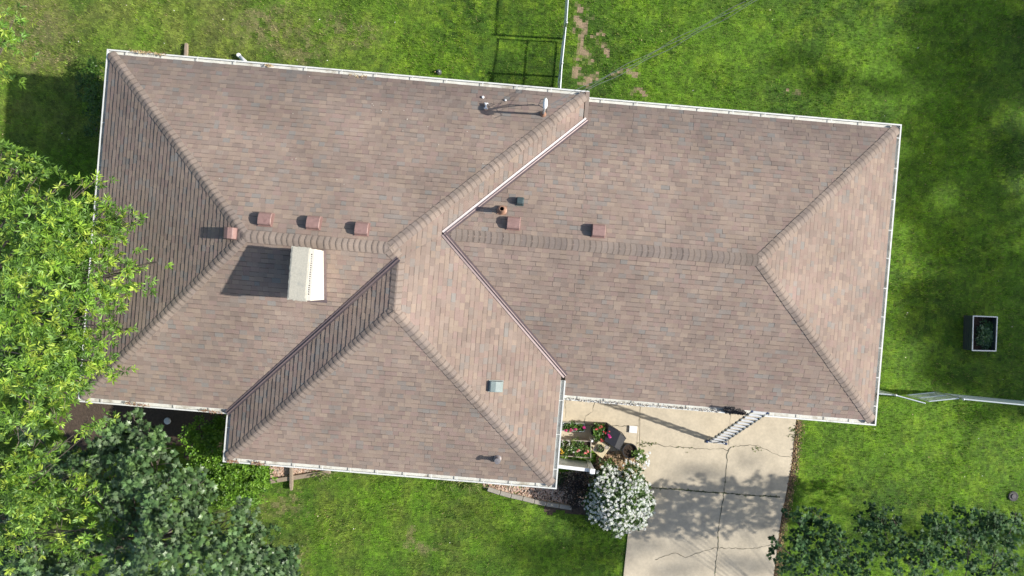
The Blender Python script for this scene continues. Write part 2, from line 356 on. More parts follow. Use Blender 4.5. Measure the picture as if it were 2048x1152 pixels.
gWS=gutter(WSW,WSE,(0,1),ze,1,1,.72,.4); gWE=gutter(WSE,(xE,VS[1]-.12),(-1,0),ze,1,0,.9,.5); gGN=gutter((xE+.02,yNg),GNE,(0,-1),zg,0,1,.85,.4)
gGE=gutter(GSE,GNE,(-1,0),zg,1,1,.8,.5); gGS=gutter((xE+.02,ySg),GSE,(0,1),zg,0,1,.72,.45)
# white drip edge metal along the main north eave and under every eave line
def strip(p0,p1,inn,z,w0,w1):
    a=np.array(p0,float);b=np.array(p1,float);inn=np.array(inn,float); m_=MB()
    q=[a+inn*w0,b+inn*w0,b+inn*w1,a+inn*w1]; zz=[z+.012+s*0,z+.012,z+s*w1-.0+.004,z+s*w1+.004]
    vs=[(q[i][0],q[i][1],zz[i]) for i in range(4)]; vs+=[(x,y,zc-.004) for x,y,zc in vs]
    m_.add(vs,[(0,1,2,3),(7,6,5,4),(0,4,5,1),(2,6,7,3),(1,5,6,2),(3,7,4,0)]); return m_.build('drip_edge',M['gutter'],house)
# brown edge of the little east overhang above the garage roof
m_=MB(); m_.box((xE-.10,(yN+VN[1])/2,ze-.03),(.02,yN-VN[1]-.05,.10)); m_.build('fascia',M['valley'],house)
m_=MB(); m_.cur=(.27,.215,.18); m_.box((xE-.055,(yN+VN[1])/2,ze+.014),(.13,yN-VN[1]-.02,.012)); m_.build('drip_edge',M['shingle'],house)
# walls, soffits
for nm,(x0,x1,y0,y1,z) in {'a':(xW,xE,yS,yN,ze),'b':(xw,xE,yw,yS+.8,ze-.006),'c':(xE-.3,xg,ySg,yNg,zg)}.items():
    m_=MB(); i=.55; m_.prism([(x0+i,y0+i),(x1-i,y0+i),(x1-i,y1-i),(x0+i,y1-i)],-.1,z-.12); m_.build('wall',M['wall'],house)
    m_=MB(); i=.13; m_.prism([(x0+i,y0+i),(x1-i,y0+i),(x1-i,y1-i),(x0+i,y1-i)],z-.118,z-.10); m_.build('soffit',M['soffit'],house)
# ------------------------------------------------------------------ roof fittings
def onroof(px,py,key):
    z=3.3
    for _ in range(12): q=P(px,py,z); z=pz(key,q[0],q[1])
    return np.array([q[0],q[1],z])
def frame(key):
    o,e,n_,z0=planes[key]; c=1/math.hypot(1,s); up=np.array([n_[0]*c,n_[1]*c,s*c]); al=np.array([e[0],e[1],0.]); nr=np.cross(al,up)
    if nr[2]<0: al=-al; nr=np.cross(al,up)
    return np.stack([al,up,nr],1)
def boxvent(px,py,key,mt,w=.31,d=.31,hh=.15,label=None,rough=.0):
    c=onroof(px,py,key); F=frame(key)
    pv=MB(); pv.box(c+F@np.array([0,.0,.020]),(w+.03,d+.03,.006),rot=F)
    # hood: profile extruded across
    prof=[(-d/2,.02),(-d/2,hh*.45),(-d/2+.03,hh*.78),(-d/2+.09,hh),(d*.12,hh*1.03),(d/2-.02,hh*.82),(d/2,hh*.70),(d/2,.02)]
    n_=len(prof); hm=MB(); bv=.012
    rows=[(-w/2,.0,-1),(-w/2+bv,1,0),(w/2-bv,1,0),(w/2,.0,1)]
    vs=[]
    for x,k,_ in rows:
        sc_=1 if k else .93
        for v,z in prof: vs.append(c+F@np.array([x,v*sc_,.02+(z-.02)*sc_]))
    fs=[]
    for r in range(3):
        for i in range(n_-1): fs.append((r*n_+i,(r+1)*n_+i,(r+1)*n_+i+1,r*n_+i+1))
    hm.add(vs,fs); hm.add(vs,[tuple(range(n_)),tuple(3*n_+i for i in range(n_-1,-1,-1))],mi=1); ho=hm.build('roof_vent',[mt,M['ventside']],house); 
    pv.build('flange',M['shingle'] if False else mt,ho)
    if label: ho['label']=label
    return ho
# roof vents hang on the slopes near the ridge
for px,py,k in ((533,440,'A'),(629,447,'A'),(725,459,'A'),(1027,448,'G'),(1196,463,'G')): boxvent(px,py,k,M['pink'],w=.32,d=.33,hh=.17)
boxvent(464,467,'B',M['pink'],w=.27,d=.31,hh=.19,label='pink roof vent alone on the shaded west slope')
boxvent(991,772,'D',M['greyv'],w=.27,d=.36,hh=.14,label='grey green box vent on the bright east slope')
vb=boxvent(1040,404,'G',M['teal'],w=.16,d=.20,hh=.16,label='small dark green square vent beside the copper pipe')
def pipe(px,py,key,mt,r,hh,boot,label,inner=.8):
    c=onroof(px,py,key); z=c[2]
    m_=MB(); m_.lathe((c[0],c[1],z),[(r,-.05),(r,hh),(r*inner,hh),(r*inner,hh-.25)],24); m_.lathe((c[0],c[1],z),[(0,hh-.25),(r*inner,hh-.25)],24,mi=1)
    o=m_.build('vent_pipe',[mt,M['black']],house,smooth=False); o['label']=label
    b_=MB(); b_.lathe((c[0],c[1],z),[(r*2.0,-.04),(r*2.0,.05),(r*1.5,.075),(r*1.15,.13),(r*1.02,.14)],24); F=frame(key); b_.box(c+F@np.array([0,0,.016]),(r*3.6,r*3.6,.006),rot=F); b_.build('boot',boot,o)
    return o
pipe(1004,421,'G',M['copper'],.062,.40,M['copper'],'copper coloured vent pipe below the valley')
pp=pipe(995,917,'F',M['lead'],.05,.24,M['lead'],'short grey vent pipe near the south gutter')
c=onroof(995,917,'F'); m_=MB(); m_.lathe((c[0],c[1],c[2]+.24),[(.03,0),(.05,.02),(.075,.03),(.075,.045),(.02,.05),(0,.05)],20); m_.build('cap',M['lead'],pp)
# chimney
cx0,cx1,cy0,cy1,ct=-4.88,-4.36,-.725,.475,5.06
m_=MB(); 
for i in range(15):   # brick courses
    z1=ct-.028-i*.085; dd=.0 if i%1==0 else .004
    m_.box(((cx0+cx1)/2,(cy0+cy1)/2,z1-.04),(cx1-cx0-.012,cy1-cy0-.03,.078)); m_.box(((cx0+cx1)/2,(cy0+cy1)/2,z1-.0825),(cx1-cx0-.026,cy1-cy0-.044,.008))
ch=m_.build('chimney',M['chim'],house)
m_=MB(); nx,ny=12,24; rr=random.Random(3); g=[[None]*(ny+1) for _ in range(nx+1)]
vs=[];
for i in range(nx+1):
    for j in range(ny+1):
        ed=(i in(0,nx))or(j in(0,ny)); u=i/nx; v=j/ny
        x=cx0-.012+(cx1-cx0-.085)*u+(rr.uniform(-.006,.006)); y=cy0-.01+(cy1-cy0+.02)*v+(rr.uniform(-.007,.007)); 
        if u<.55 and j==0: y+=.02*rr.random()
        vs.append((x,y,ct+rr.uniform(-.0004,.0004)-(.012 if ed else 0)))
fs=[(i*(ny+1)+j,(i+1)*(ny+1)+j,(i+1)*(ny+1)+j+1,i*(ny+1)+j+1) for i in range(nx) for j in range(ny)]
m_.add(vs,fs)
per=[(i,0) for i in range(nx)]+[(nx,j) for j in range(ny)]+[(i,ny) for i in range(nx,0,-1)]+[(0,j) for j in range(ny,0,-1)]
pv_=[vs[i*(ny+1)+j] for i,j in per]; n_=len(pv_)
m_.add(pv_+[(x,y,ct-.068) for x,y,_ in pv_],[(i,n_+i,n_+(i+1)%n_,(i+1)%n_) for i in range(n_)]+[tuple(range(2*n_-1,n_-1,-1))])
m_.build('cap',M['chimcap'],ch,smooth=False)
# row of weep holes in the mortar just below the cap (small dark brick cores)
hb=MB()
for i in range(19):
    y=cy0+.16+i*.05; hb.box((cx1-.062+.004*random.random(),y,ct-.0275),(.022,random.choice((.014,.02,.026)),.008))
hb.build('brick_core_pattern',M['soil'],ch)
m_=MB(); 
for (x0,x1,y0,y1) in ((cx0-.03,cx1+.07,cy0-.06,cy0+.01),(cx1-.01,cx1+.055,cy0+.01,cy1+.01),(cx0-.06,cx0+.0,cy0+.01,cy1+.01)):
    vs=[(x0,y0,pz('C',x0,y0)+.03),(x1,y0,pz('C',x1,y0)+.03),(x1,y1,pz('C',x1,y1)+.03),(x0,y1,pz('C',x0,y1)+.03)]
    m_.add(vs+[(a,b_,c_-.05) for a,b_,c_ in vs],[(0,1,2,3),(0,4,5,1),(1,5,6,2),(2,6,7,3),(3,7,4,0)])
m_.build('flashing',M['valley'],ch)
# service mast
c=onroof(1086,229,'A'); top=P(1090,206,c[2]+.98); top[:2]=c[:2]; mt=c[2]+.92
m_=MB(); m_.tube([c+(0,0,-.1),(c[0],c[1],mt)],.03,12); mast=m_.build('service_mast',M['galv'],house,smooth=True)
m_=MB(); m_.lathe(c,[(.085,-.03),(.085,.03),(.055,.07),(.034,.14)],16); m_.build('boot',M['copper'],mast,smooth=True)
m_=MB(); hd=np.array([c[0],c[1],mt]); m_.tube([hd+(-.01,-.10,-.02),hd+(0,-.05,.03),hd+(0,.04,.045),hd+(0,.12,.02),hd+(0,.17,-.03)],[.03,.055,.06,.05,.03],12,flat=.8); m_.build('weatherhead',M['white'],mast,smooth=True)
m_=MB(); 
for k,(dx,dy) in enumerate(((-.13,.02),(.05,-.10),(.02,.20))):
    m_.tube([hd+(0,.14,-.02),hd+(dx*.8,.17+dy*.3,-.16),hd+(dx*1.2,.02+dy,-.20),hd+(dx*.5+.03,-.08+dy,-.06),hd+(.05,-.06,.0)],.008,6)
m_.box(hd+(.035,-.02,-.06),(.05,.12,.06)); m_.build('cable_loop',M['wire'],mast)
mb_=MB(); mb_.tube([hd+(.06,.25,-.9),hd+(.04,.22,-.4),hd+(0,.05,-.05)],.012,6); mb_.tube([hd+(-.10,.27,-.92),hd+(-.04,.16,-.4),hd+(0,.03,-.05)],.012,6); mb_.build('brace',M['galv'],mast)
# power line to a pole off to the north east
farp=P(1470,0,5.4); A0=hd+np.array([.05,-.05,0]); dirv=farp-A0; far=A0+dirv*2.6; far[2]=7.6
m_=MB()
for k,(ox,oz) in enumerate(((0,0),(.06,-.03),(-.05,-.045))):
    pts=[]
    for i in range(61):
        t=i/60; q=A0+(far-A0)*t; sag=-4*t*(1-t)*.9; tw=2*math.pi*t*9+k*2.1; pts.append(q+np.array([math.cos(tw)*.018+ox*.6,math.sin(tw)*.018-ox,sag+oz+math.sin(tw)*.018]))
    m_.tube(pts,.0048,5)
tag(m_.build('power_line',M['cablegrey'],org=tuple(A0)),'twisted grey service cables running from the roof mast over the lawn','power line')
pl=thing('utility_pole',(far[0],far[1],0),'tall wooden utility pole beyond the far lawn','pole'); m_=MB(); m_.tube([(far[0]+.2,far[1]+.1,0),(far[0]+.2,far[1]+.1,8.4)],[.16,.11],12); m_.build('pole',M['wood'],pl); m_=MB(); m_.box((far[0]+.2,far[1]+.1,7.7),(.12,1.8,.12),rz=.5); m_.build('crossarm',M['wood'],pl)
# small white bracket and stubs on the north slope
c=onroof(972,213,'A'); m_=MB(); 
for y,w_ in ((-.07,.10),(.07,.10)): m_.box(c+(0,y,.05+s*-y),(w_,.025,.08),bev=.005)
m_.box(c+(-.0,0,.06),(.045,.13,.05),bev=.005); tag(m_.build('roof_bracket',M['white'],house),'small white H shaped bracket on the north slope')
for px,py,r_ in ((966,195,.035),(1011,201,.028)):
    c=onroof(px,py,'A'); m_=MB(); m_.lathe((c[0],c[1],c[2]+.02),[(r_,0),(r_,.02),(r_*.7,.03),(0,.032)],14); m_.build('patch_disc',M['white'],house)
# ------------------------------------------------------------------ ground
def poly_px(pts,z=0): return [P2(a,b_,z) for a,b_ in pts]
drive_poly=poly_px([(1283,700),(1279,905),(1262,1015),(1246,1160),(1243,1400),(1530,1400),(1546,1160),(1562,1040),(1583,930),(1592,842),(1594,700)],.03)
walk_poly=poly_px([(1090,700),(1283,700),(1279,905),(1235,905),(1090,893)],.03)
dirt_areas=[poly_px([(130,790),(480,790),(470,960),(330,880),(130,905)]),poly_px([(1100,960),(1190,930),(1260,930),(1262,1000),(1200,1050),(1130,1015),(1040,1000)])]
bare=[(1165,15,16,12),(1160,85,14,24),(1176,58,7,12),(1195,75,9,7),(1160,105,10,14),(1155,150,12,18),(1170,118,12,8),(1186,155,6,8),(1162,40,18,20),(1272,187,12,10),(1200,100,6,5),(1237,138,7,6),(1270,145,6,6),(1210,112,5,6),
      (1170,160,18,14),(1590,183,9,6),(1330,60,9,6)]
tanish=[(820,1075,10,14),(865,1085,9,8),(840,1088,12,9),(60,55,70,55),(540,50,90,40),(530,48,40,25),(600,100,40,20),(80,115,60,25),(590,95,70,25),(20,20,60,40),(700,60,60,30),(565,1010,14,9),(600,1120,20,20),(560,1000,40,25)]
def ground_masks(x,y):
    """pixel-free masks are evaluated in world space"""
    x=np.asarray(x,float);y=np.asarray(y,float); wob=(fbm(x,y,2.6,5)-.5)*2; wob2=(fbm(x,y,2.4,25)-.5)*2; hf=fbm(x,y,7,225,3)
    bm=np.zeros(x.shape); tm=np.zeros(x.shape)
    for arr,lst,isb in ((bm,bare,1),(tm,tanish,0)):
        for px,py,rx,ry in lst:
            c=P(px,py,0); k=15.02e-3*1; kk=.0125 if isb else .015; rx_=max(rx*kk,.09); ry_=max(ry*kk,.09)
            d=np.sqrt(((x-c[0]+wob*.35)/rx_)**2+((y-c[1]+wob2*.35)/ry_)**2)
            v=np.clip((1.45-d-(hf-.35)*2.4)*1.6,0,1) if isb else np.clip(1.5-d,0,1)*np.clip((hf-.36)*4,0,1)*(.7 if rx>50 else .95)
            arr[:]=np.maximum(arr,v)
    dm=np.zeros(x.shape,bool)
    for p_ in dirt_areas: dm|=pinp(x+wob*.5,y+wob2*.5,p_)
    # strip of litter and bare soil along the driveway's right edge
    return bm,tm,dm
er=[P2(a,b_,0) for a,b_ in ((1592,842),(1583,930),(1562,1040),(1546,1160),(1530,1400))]
def edge_dist(x,y):
    d=np.full(np.shape(x),9.)
    for i in range(len(er)-1):
        a=np.array(er[i]);b_=np.array(er[i+1]);ab=b_-a;t=np.clip(((x-a[0])*ab[0]+(y-a[1])*ab[1])/(ab@ab),0,1)
        d=np.minimum(d,np.hypot(x-a[0]-ab[0]*t,y-a[1]-ab[1]*t))
    return d
def grass_color(x,y):
    n1=fbm(x,y,.45,11); n2=fbm(x,y,1.6,31); n3=fbm(x,y,5.,51,3); n4=fbm(x,y,.22,71,3)
    k=np.clip((n1-.5)*3.2+.58,0,1)[...,None]; q=np.clip((n2-.5)*2.6+.5,0,1)[...,None]; r_=np.clip((n3-.5)*2.6+.5,0,1)[...,None]
    deep=np.array([.100,.230,.014]); mid=np.array([.200,.405,.020]); lime=np.array([.39,.57,.032]); dry=np.array([.36,.37,.10])
    n5=fbm(x,y,11.,171,3); amp=(1+(n5-.5)*1.15)*(1+(n3-.5)*.45)*.95
    c=deep*(1-k)+mid*k; c=c*(1-.45*q*r_)+lime*.45*q*r_
    # north west lawn is more olive and dry
    ol=np.clip((-x-2.5)/7,0,1)*np.clip((y-1)/3,0,1); ol=ol*(.35+.65*np.clip((n2-.35)*3,0,1)); c=c*(1-.55*ol[...,None])+dry*.55*ol[...,None]
    ol2=np.clip((-y-4.5)/2,0,1)*np.clip((3-x)/4,0,1)*.42*np.clip((n2-.35)*3,0,1); c=c*(1-ol2[...,None])+np.array([.20,.22,.06])*ol2[...,None]
    return c*np.clip(amp,.35,1.9)[...,None]
def axis(lo,hi,step,far):
    a=np.arange(lo,hi+step/2,step); g=[]; d=step
    x=hi
    while x<far: d*=1.35; x+=d; g.append(x)
    g2=[];d=step;x=lo
    while x>-far: d*=1.35; x-=d; g2.append(x)
    return np.concatenate([g2[::-1],a,g])
gx=axis(-17,17,.09,400); gy=axis(-11,11,.09,400); GX,GY=np.meshgrid(gx,gy,indexing='ij')
Z=(fbm(GX,GY,.8,91)-.5)*.05+(fbm(GX,GY,5,95,2)-.5)*.02; Z[(abs(GX)>17)|(abs(GY)>11)]=-.02
dd_=poly_px([(1050,640),(1620,640),(1625,840),(1610,930),(1575,1150),(1560,1420),(1215,1420),(1240,915),(1050,915)],0)
Z=np.where(pinp(GX,GY,dd_),np.minimum(Z,.005),Z)
V=np.stack([GX,GY,Z],-1).reshape(-1,3); nx_,ny_=GX.shape
idx=np.arange(nx_*ny_).reshape(nx_,ny_); F=np.stack([idx[:-1,:-1],idx[1:,:-1],idx[1:,1:],idx[:-1,1:]],-1).reshape(-1,4)
fc=V[F].mean(1); gc=grass_color(fc[:,0],fc[:,1])*.5; bm,tm,dm=ground_masks(fc[:,0],fc[:,1])
dirtc=np.array([.29,.215,.135]); soilc=np.array([.085,.06,.042])
gc=gc*(1-tm[:,None]*.7)+np.array([.21,.18,.085])*tm[:,None]*.7; gc=gc*(1-bm[:,None])+dirtc*bm[:,None]; gc=np.where(dm[:,None],soilc,gc); fr_=np.clip((np.maximum(abs(fc[:,0])-17,abs(fc[:,1])-11))/2,0,1)[:,None]; gc=gc*(1-fr_)+np.array([.085,.15,.02])*fr_
ed=edge_dist(fc[:,0],fc[:,1]); em=np.clip(1-ed/.28,0,1)*(fc[:,1]<-3); gc=gc*(1-em[:,None])+np.array([.14,.09,.05])*em[:,None]
tag(fast('lawn_ground',V,F,gc,M['ground']),kind='structure')
# grass blades
def blades(N,box,seed,lmin,lmax):
    r=np.random.default_rng(seed); x=r.uniform(box[0],box[1],N); y=r.uniform(box[2],box[3],N)
    keep=~(pinp(x,y,drive_poly)|pinp(x,y,walk_poly))
    for (x0,x1,y0,y1) in ((xW+.7,xE,yS+.7,yN-.7),(xw+.7,xE,yw+.7,yS+1),(xE-.1,xg-.7,ySg+.7,yNg-.7)): keep&=~((x>x0)&(x<x1)&(y>y0)&(y<y1))
    bm,tm,dm=ground_masks(x,y); keep&=~dm; keep&=r.random(N)>bm*1.6; keep&=r.random(N)>tm*.35
    ed=edge_dist(x,y); keep&=~((ed<.22)&(y<-3)&(r.random(N)>ed*2.5))
    for p_ in rockpolys: keep&=~pinp(x,y,p_)
    x=x[keep];y=y[keep];tm=tm[keep];N=len(x)
    c=grass_color(x,y)
    cl=r.random(N)
    c=c*r.uniform(.62,1.38,(N,1)); c=np.where((cl<.09)[:,None],np.array([.40,.34,.15])*r.uniform(.6,1.1,(N,1)),c); c=np.where((cl>.93)[:,None],np.array([.42,.55,.10])*r.uniform(.8,1.2,(N,1)),c)
    c=np.where((r.random(N)<tm*.85)[:,None],np.array([.52,.44,.24])*r.uniform(.6,1.1,(N,1)),c)
    hgt=.6+.9*fbm(x,y,2.5,131,3)
    L=r.uniform(lmin,lmax,N)*hgt; a=r.uniform(0,2*math.pi,N); tilt=r.uniform(.15,1.25,N); wd=r.uniform(.009,.020,N)
    dx=np.cos(a);dy=np.sin(a)
    zb=np.full(N,-.025)
    b1=np.stack([x-dy*wd/2,y+dx*wd/2,zb],-1); b2=np.stack([x+dy*wd/2,y-dx*wd/2,zb],-1)
    tz=L*np.cos(tilt)+.012; tip=np.stack([x+dx*L*np.sin(tilt),y+dy*L*np.sin(tilt),tz],-1)
    V=np.stack([b1,b2,tip],1).reshape(-1,3); F=np.arange(3*N).reshape(N,3); return V,F,c
rockpolys=[poly_px([(540,925),(660,935),(658,944),(600,950),(540,966)]),poly_px([(960,955),(1190,940),(1170,1012),(1100,1006),(1030,990),(968,975)])]
V,F,c=blades(560000,(-16.6,16.6,-10.8,10.6),3,.045,.095)
tag(fast('lawn_grass',V,F,c,M['grass']),kind='stuff')
# concrete
m_=MB(); m_.prism(drive_poly,-.08,.03); tag(m_.build('driveway',M['concrete'],org=(5,-6,0)),kind='structure')
m_=MB(); wp=[(x,y) for x,y in walk_poly]; m_.prism([(x-(.012 if i in(1,2) else 0),y) for i,(x,y) in enumerate(wp)],-.08,.027); tag(m_.build('walkway',M['concrete'],org=(5,-6,0)),kind='structure')
def crack(name,pts,w,col,z=.0345,seed=1,jit=.02):
    r=random.Random(seed); q=[np.array(P2(a,b_,.03)) for a,b_ in pts]; dense=[]
    for i in range(len(q)-1):
        L=np.linalg.norm(q[i+1]-q[i]); n_=max(2,int(L/.07))
        for k in range(n_): dense.append(q[i]+(q[i+1]-q[i])*k/n_+np.array([r.uniform(-jit,jit),r.uniform(-jit,jit)]))
    dense.append(q[-1]); m_=MB(); vs=[]
    for i,p_ in enumerate(dense):
        t=dense[min(i+1,len(dense)-1)]-dense[max(i-1,0)]; t/=np.linalg.norm(t)+1e-9; nn=np.array([-t[1],t[0]])*w*.62*r.uniform(.35,1.3)/2
        vs+=[(p_[0]+nn[0],p_[1]+nn[1],z),(p_[0]-nn[0],p_[1]-nn[1],z)]
    m_.add(vs,[(2*i,2*i+1,2*i+3,2*i+2) for i in range(len(dense)-1)],col=col)
    tag(m_.build(name,M['attrd']),kind='structure'); return dense
D_=(.11,.10,.07)
c1=crack('crack',[(1279,887),(1305,887),(1330,892),(1390,897),(1420,899),(1445,896),(1454,902),(1462,894),(1490,890),(1515,891),(1540,903),(1560,911),(1581,914)],.03,D_,seed=2)
c2=crack('crack',[(1462,894),(1455,905),(1450,960),(1446,1000),(1438,1040),(1435,1100),(1428,1160),(1424,1300)],.034,(.07,.075,.05),seed=3,z=.0352)
c3=crack('joint',[(1262,973),(1345,978),(1440,986),(1560,994)],.05,(.05,.06,.03),seed=4,z=.036,jit=.012)
crack('crack',[(1464,800),(1460,850),(1457,890)],.02,D_,seed=5,z=.0368); crack('crack',[(1310,1120),(1350,1105),(1370,1115),(1430,1095),(1500,1098),(1552,1088)],.024,D_,seed=6,z=.0374)
c6=crack('joint',[(1120,846),(1170,849),(1225,852),(1277,852)],.035,D_,seed=7,z=.033); crack('crack',[(1191,805),(1185,822),(1172,833),(1169,848)],.016,D_,seed=8,z=.0338)
crack('joint',[(1283,798),(1272,905)],.014,(.30,.25,.18),seed=9,z=.038,jit=.002); crack('crack',[(1131,800),(1132,835)],.012,D_,seed=12,z=.034)
# weeds in the joints
def rosette_mesh(pos,n,L,wd,cols,r,zlift=.0,upr=(.2,1.0)):
    V=[];C=[]
    for p_ in pos:
        for _ in range(n):
            a=r.uniform(0,2*math.pi); t=r.uniform(*upr); l_=L*r.uniform(.6,1.2); dx,dy=math.cos(a),math.sin(a)
            b=np.array([p_[0],p_[1],p_[2]+zlift]); hx=l_*math.cos(t*.9)*.5; hz=l_*math.sin(t)*.5
            mid=b+np.array([dx*hx,dy*hx,hz]); tip=b+np.array([dx*hx*2,dy*hx*2,hz*1.5]); side=np.array([-dy,dx,0])*wd/2
            V+= [b,mid+side,tip,mid-side]; C.append(np.array(random.choice(cols))*r.uniform(.7,1.3))
    V=np.array(V); F=np.arange(len(V)).reshape(-1,4); return V,F,np.array(C)
r=np.random.default_rng(5); pos=[]
for dense,p_ in ((c1,.10),(c2,.05),(c3,.55)):
    for q in dense:
        if r.random()<p_:
            for _ in range(1): pos.append((q[0]+r.normal(0,.02),q[1]+r.normal(0,.015),.03))
for px,py,k in ((1285,888,16),(1308,887,9),(1375,896,3),(1511,898,12),(1590,862,34),(1586,875,16)):
    q=P(px,py,.03)
    for _ in range(k): pos.append((q[0]+r.normal(0,.10),q[1]+r.normal(0,.05),.03))
V,F,c=rosette_mesh(pos,4,.045,.016,[(.09,.16,.02),(.14,.2,.03),(.10,.12,.03)],r); tag(fast('joint_weeds',V,F,c,M['grass']),kind='stuff')
# river rock
def pebbles(name,polys,N,seed,pal,smin,smax,z0=0.0):
    r=np.random.default_rng(seed); Vs=[];Fs=[];Cs=[];k=0
    base=np.array([(1,0,0),(.3,.95,0),(-.8,.6,0),(-.8,-.6,0),(.3,-.95,0),(0,0,.7),(0,0,-.5)],float)
    fb=np.array([(0,1,5),(1,2,5),(2,3,5),(3,4,5),(4,0,5)])
    for pl_ in polys:
        a=np.array(pl_); x=r.uniform(a[:,0].min(),a[:,0].max(),N); y=r.uniform(a[:,1].min(),a[:,1].max(),N); kp=pinp(x,y,pl_)
        for X,Y in zip(x[kp],y[kp]):
            sc_=r.uniform(smin,smax); ang=r.uniform(0,6.28); ca,sa=math.cos(ang),math.sin(ang); v=base*sc_*np.array([1,r.uniform(.6,.9),r.uniform(.5,.8)])*r.uniform(.85,1.15,(7,3))
            v=np.stack([v[:,0]*ca-v[:,1]*sa+X,v[:,0]*sa+v[:,1]*ca+Y,v[:,2]+z0+r.uniform(0,.03)],-1); Vs.append(v); Fs.append(fb+k); k+=7
            Cs+= [np.array(pal[r.integers(len(pal))])*r.uniform(.8,1.15)]*5
    return fast(name,np.concatenate(Vs),np.concatenate(Fs),np.array(Cs),M['stone'],smooth=False)
RP=[(.66,.46,.34),(.62,.42,.33),(.50,.36,.26),(.42,.27,.19),(.60,.50,.40),(.34,.20,.14),(.46,.38,.32),(.25,.17,.12)]
tag(pebbles('river_rock',rockpolys,5200,8,RP,.018,.036),kind='stuff')
tag(pebbles('river_rock',[poly_px([(1195,905),(1275,900),(1275,935),(1262,960),(1190,935)])],2600,9,[(.42,.28,.16),(.30,.19,.10),(.5,.38,.24),(.2,.12,.07)],.02,.04,.03),kind='stuff')
# curved edging stones
pts=[(975,976),(1000,984),(1022,990),(1045,995),(1068,1001),(1092,1006),(1118,1010),(1143,1014)]
proto=None
for i in range(len(pts)-1):
    a=P(*pts[i],.0);b_=P(*pts[i+1],.0);c=(a+b_)/2; ang=math.atan2(b_[1]-a[1],b_[0]-a[0]); L=np.linalg.norm(b_-a)
    if proto is None:
        m_=MB(); m_.box((0,0,.05),(.36,.13,.12),bev=.012); o=m_.build('edging_stone',M['edging'],org=(0,0,0)); proto=o
    else: o=proto.copy(); scn.collection.objects.link(o)
    o.location=(c[0],c[1],.0); o.rotation_euler=(0,0,ang); o.scale=(L/.36*.97,1,1)
    tag(o,('leftmost','second from left','third from left','middle','third from right','second from right','rightmost')[i]+' grey concrete edging stone of the curved row beside the rock bed','edging stone','edging stones of the curved bed border')
m_=MB(); a=P(540,963,.1);b_=P(660,944,.1); m_.box(((a[0]+b_[0])/2,(a[1]+b_[1])/2,.05),(np.linalg.norm(b_-a),.13,.11),rz=math.atan2(b_[1]-a[1],b_[0]-a[0]),bev=.01); tag(m_.build('landscape_timber',M['wood']),'weathered landscape timber edging the rock strip by the green shrub','timber')
# splash boards
def board(p0,p1,w0,w1,z,label):
    a=P(*p0,z);b_=P(*p1,z);d=(b_-a)[:2];L=np.linalg.norm(d);d/=L;n_=np.array([-d[1],d[0]]);m_=MB()
    q=[a[:2]-n_*w0/2,a[:2]+n_*w0/2,b_[:2]+n_*w0/2-d*.15,b_[:2]+n_*w1/2,b_[:2]-n_*w1/2,b_[:2]-n_*w0/2-d*.15]
    m_.prism([tuple(x) for x in q],z-.09,z); m_.prism([tuple(x+(a[:2]+b_[:2]-2*x)*.0) for x in [a[:2]-n_*w0*.28,a[:2]+n_*w0*.28,b_[:2]+n_*w0*.28-d*.2,b_[:2]-n_*w0*.28-d*.2]],z,z+.006)
    tag(m_.build('splash_board',M['wood']),label,'board')
board((582,925),(582,981),.09,.05,.16,'grey wooden board sticking out from the south gutter onto the grass')
board((370,125),(372,86),.085,.07,.10,'grey wooden board sticking out under the north gutter')
q0=P(505,138,.25);q1=P(478,111,.10); dsp=thing('downspout_elbow',(q1[0],q1[1],0),'white round downspout end pointing out from the north gutter','downspout'); m_=MB(); m_.tube([q0,(q0+q1)/2+(0,0,.02),q1],.055,14); m_.build('tube',M['white'],dsp,smooth=True); m_=MB(); m_.lathe((q1[0],q1[1],q1[2]+.02),[(.062,-.03),(.066,.02),(.05,.05),(0,.052)],14); m_.build('end_cap',M['white'],dsp)
# ------------------------------------------------------------------ fences
FH=1.22
def rail(a,b_,r=.021,m=None):
    m_=m or MB(); m_.tube([a,b_],r,8); return m_
def mesh_panel(a,b_,z0,z1,par,name='chain_link'):
    a=np.array(a[:2]);b_=np.array(b_[:2]);L=np.linalg.norm(b_-a);d=(b_-a)/L; hh=z1-z0; m_=MB(); st=.055; k=-hh
    while k<L:
        for sg in (1,-1):
            u0,u1=(k,k+hh); 
            c0,c1=max(u0,0),min(u1,L)
            if c1>c0:
                za,zb=(z0+(c0-k),z0+(c1-k)) if sg>0 else (z1-(c0-k),z1-(c1-k))
                m_.tube([(*(a+d*c0),za),(*(a+d*c1),zb)],.0021,4,cap=False)
        k+=st
    return m_.build(name,M['galv'],par)
def post(p_,par,r=.032,hh=FH+.04):
    m_=MB(); m_.lathe((p_[0],p_[1],0),[(r,-.05),(r,hh-.02),(r*1.15,hh-.015),(r*1.1,hh+.015),(r*.5,hh+.035),(0,hh+.037)],14); return m_.build('post',M['galv'],par,smooth=True)
def T(px,py): q=P(px,py,FH); return q
fa=T(1140,-60); fb=T(1133,46)
f1=thing('chain_link_fence',(fa[0],fa[1],0),'chain link fence running up to the top of the frame above the gate','fence')
rail((fa[0],fa[1],FH),(fb[0],fb[1],FH)).build('top_rail',M['galv'],f1); mesh_panel(fa,fb,.03,FH,f1); post(fa,f1); post(fb,f1)
g1=T(1124,127); g2=T(1119,200)
f2=thing('chain_link_fence',(g1[0],g1[1],0),'short chain link panel between the open gate and the north gutter','fence')
rail((g1[0],g1[1],FH),(g2[0],g2[1],FH)).build('top_rail',M['galv'],f2); mesh_panel(g1,g2,.03,FH,f2); post(g1,f2)
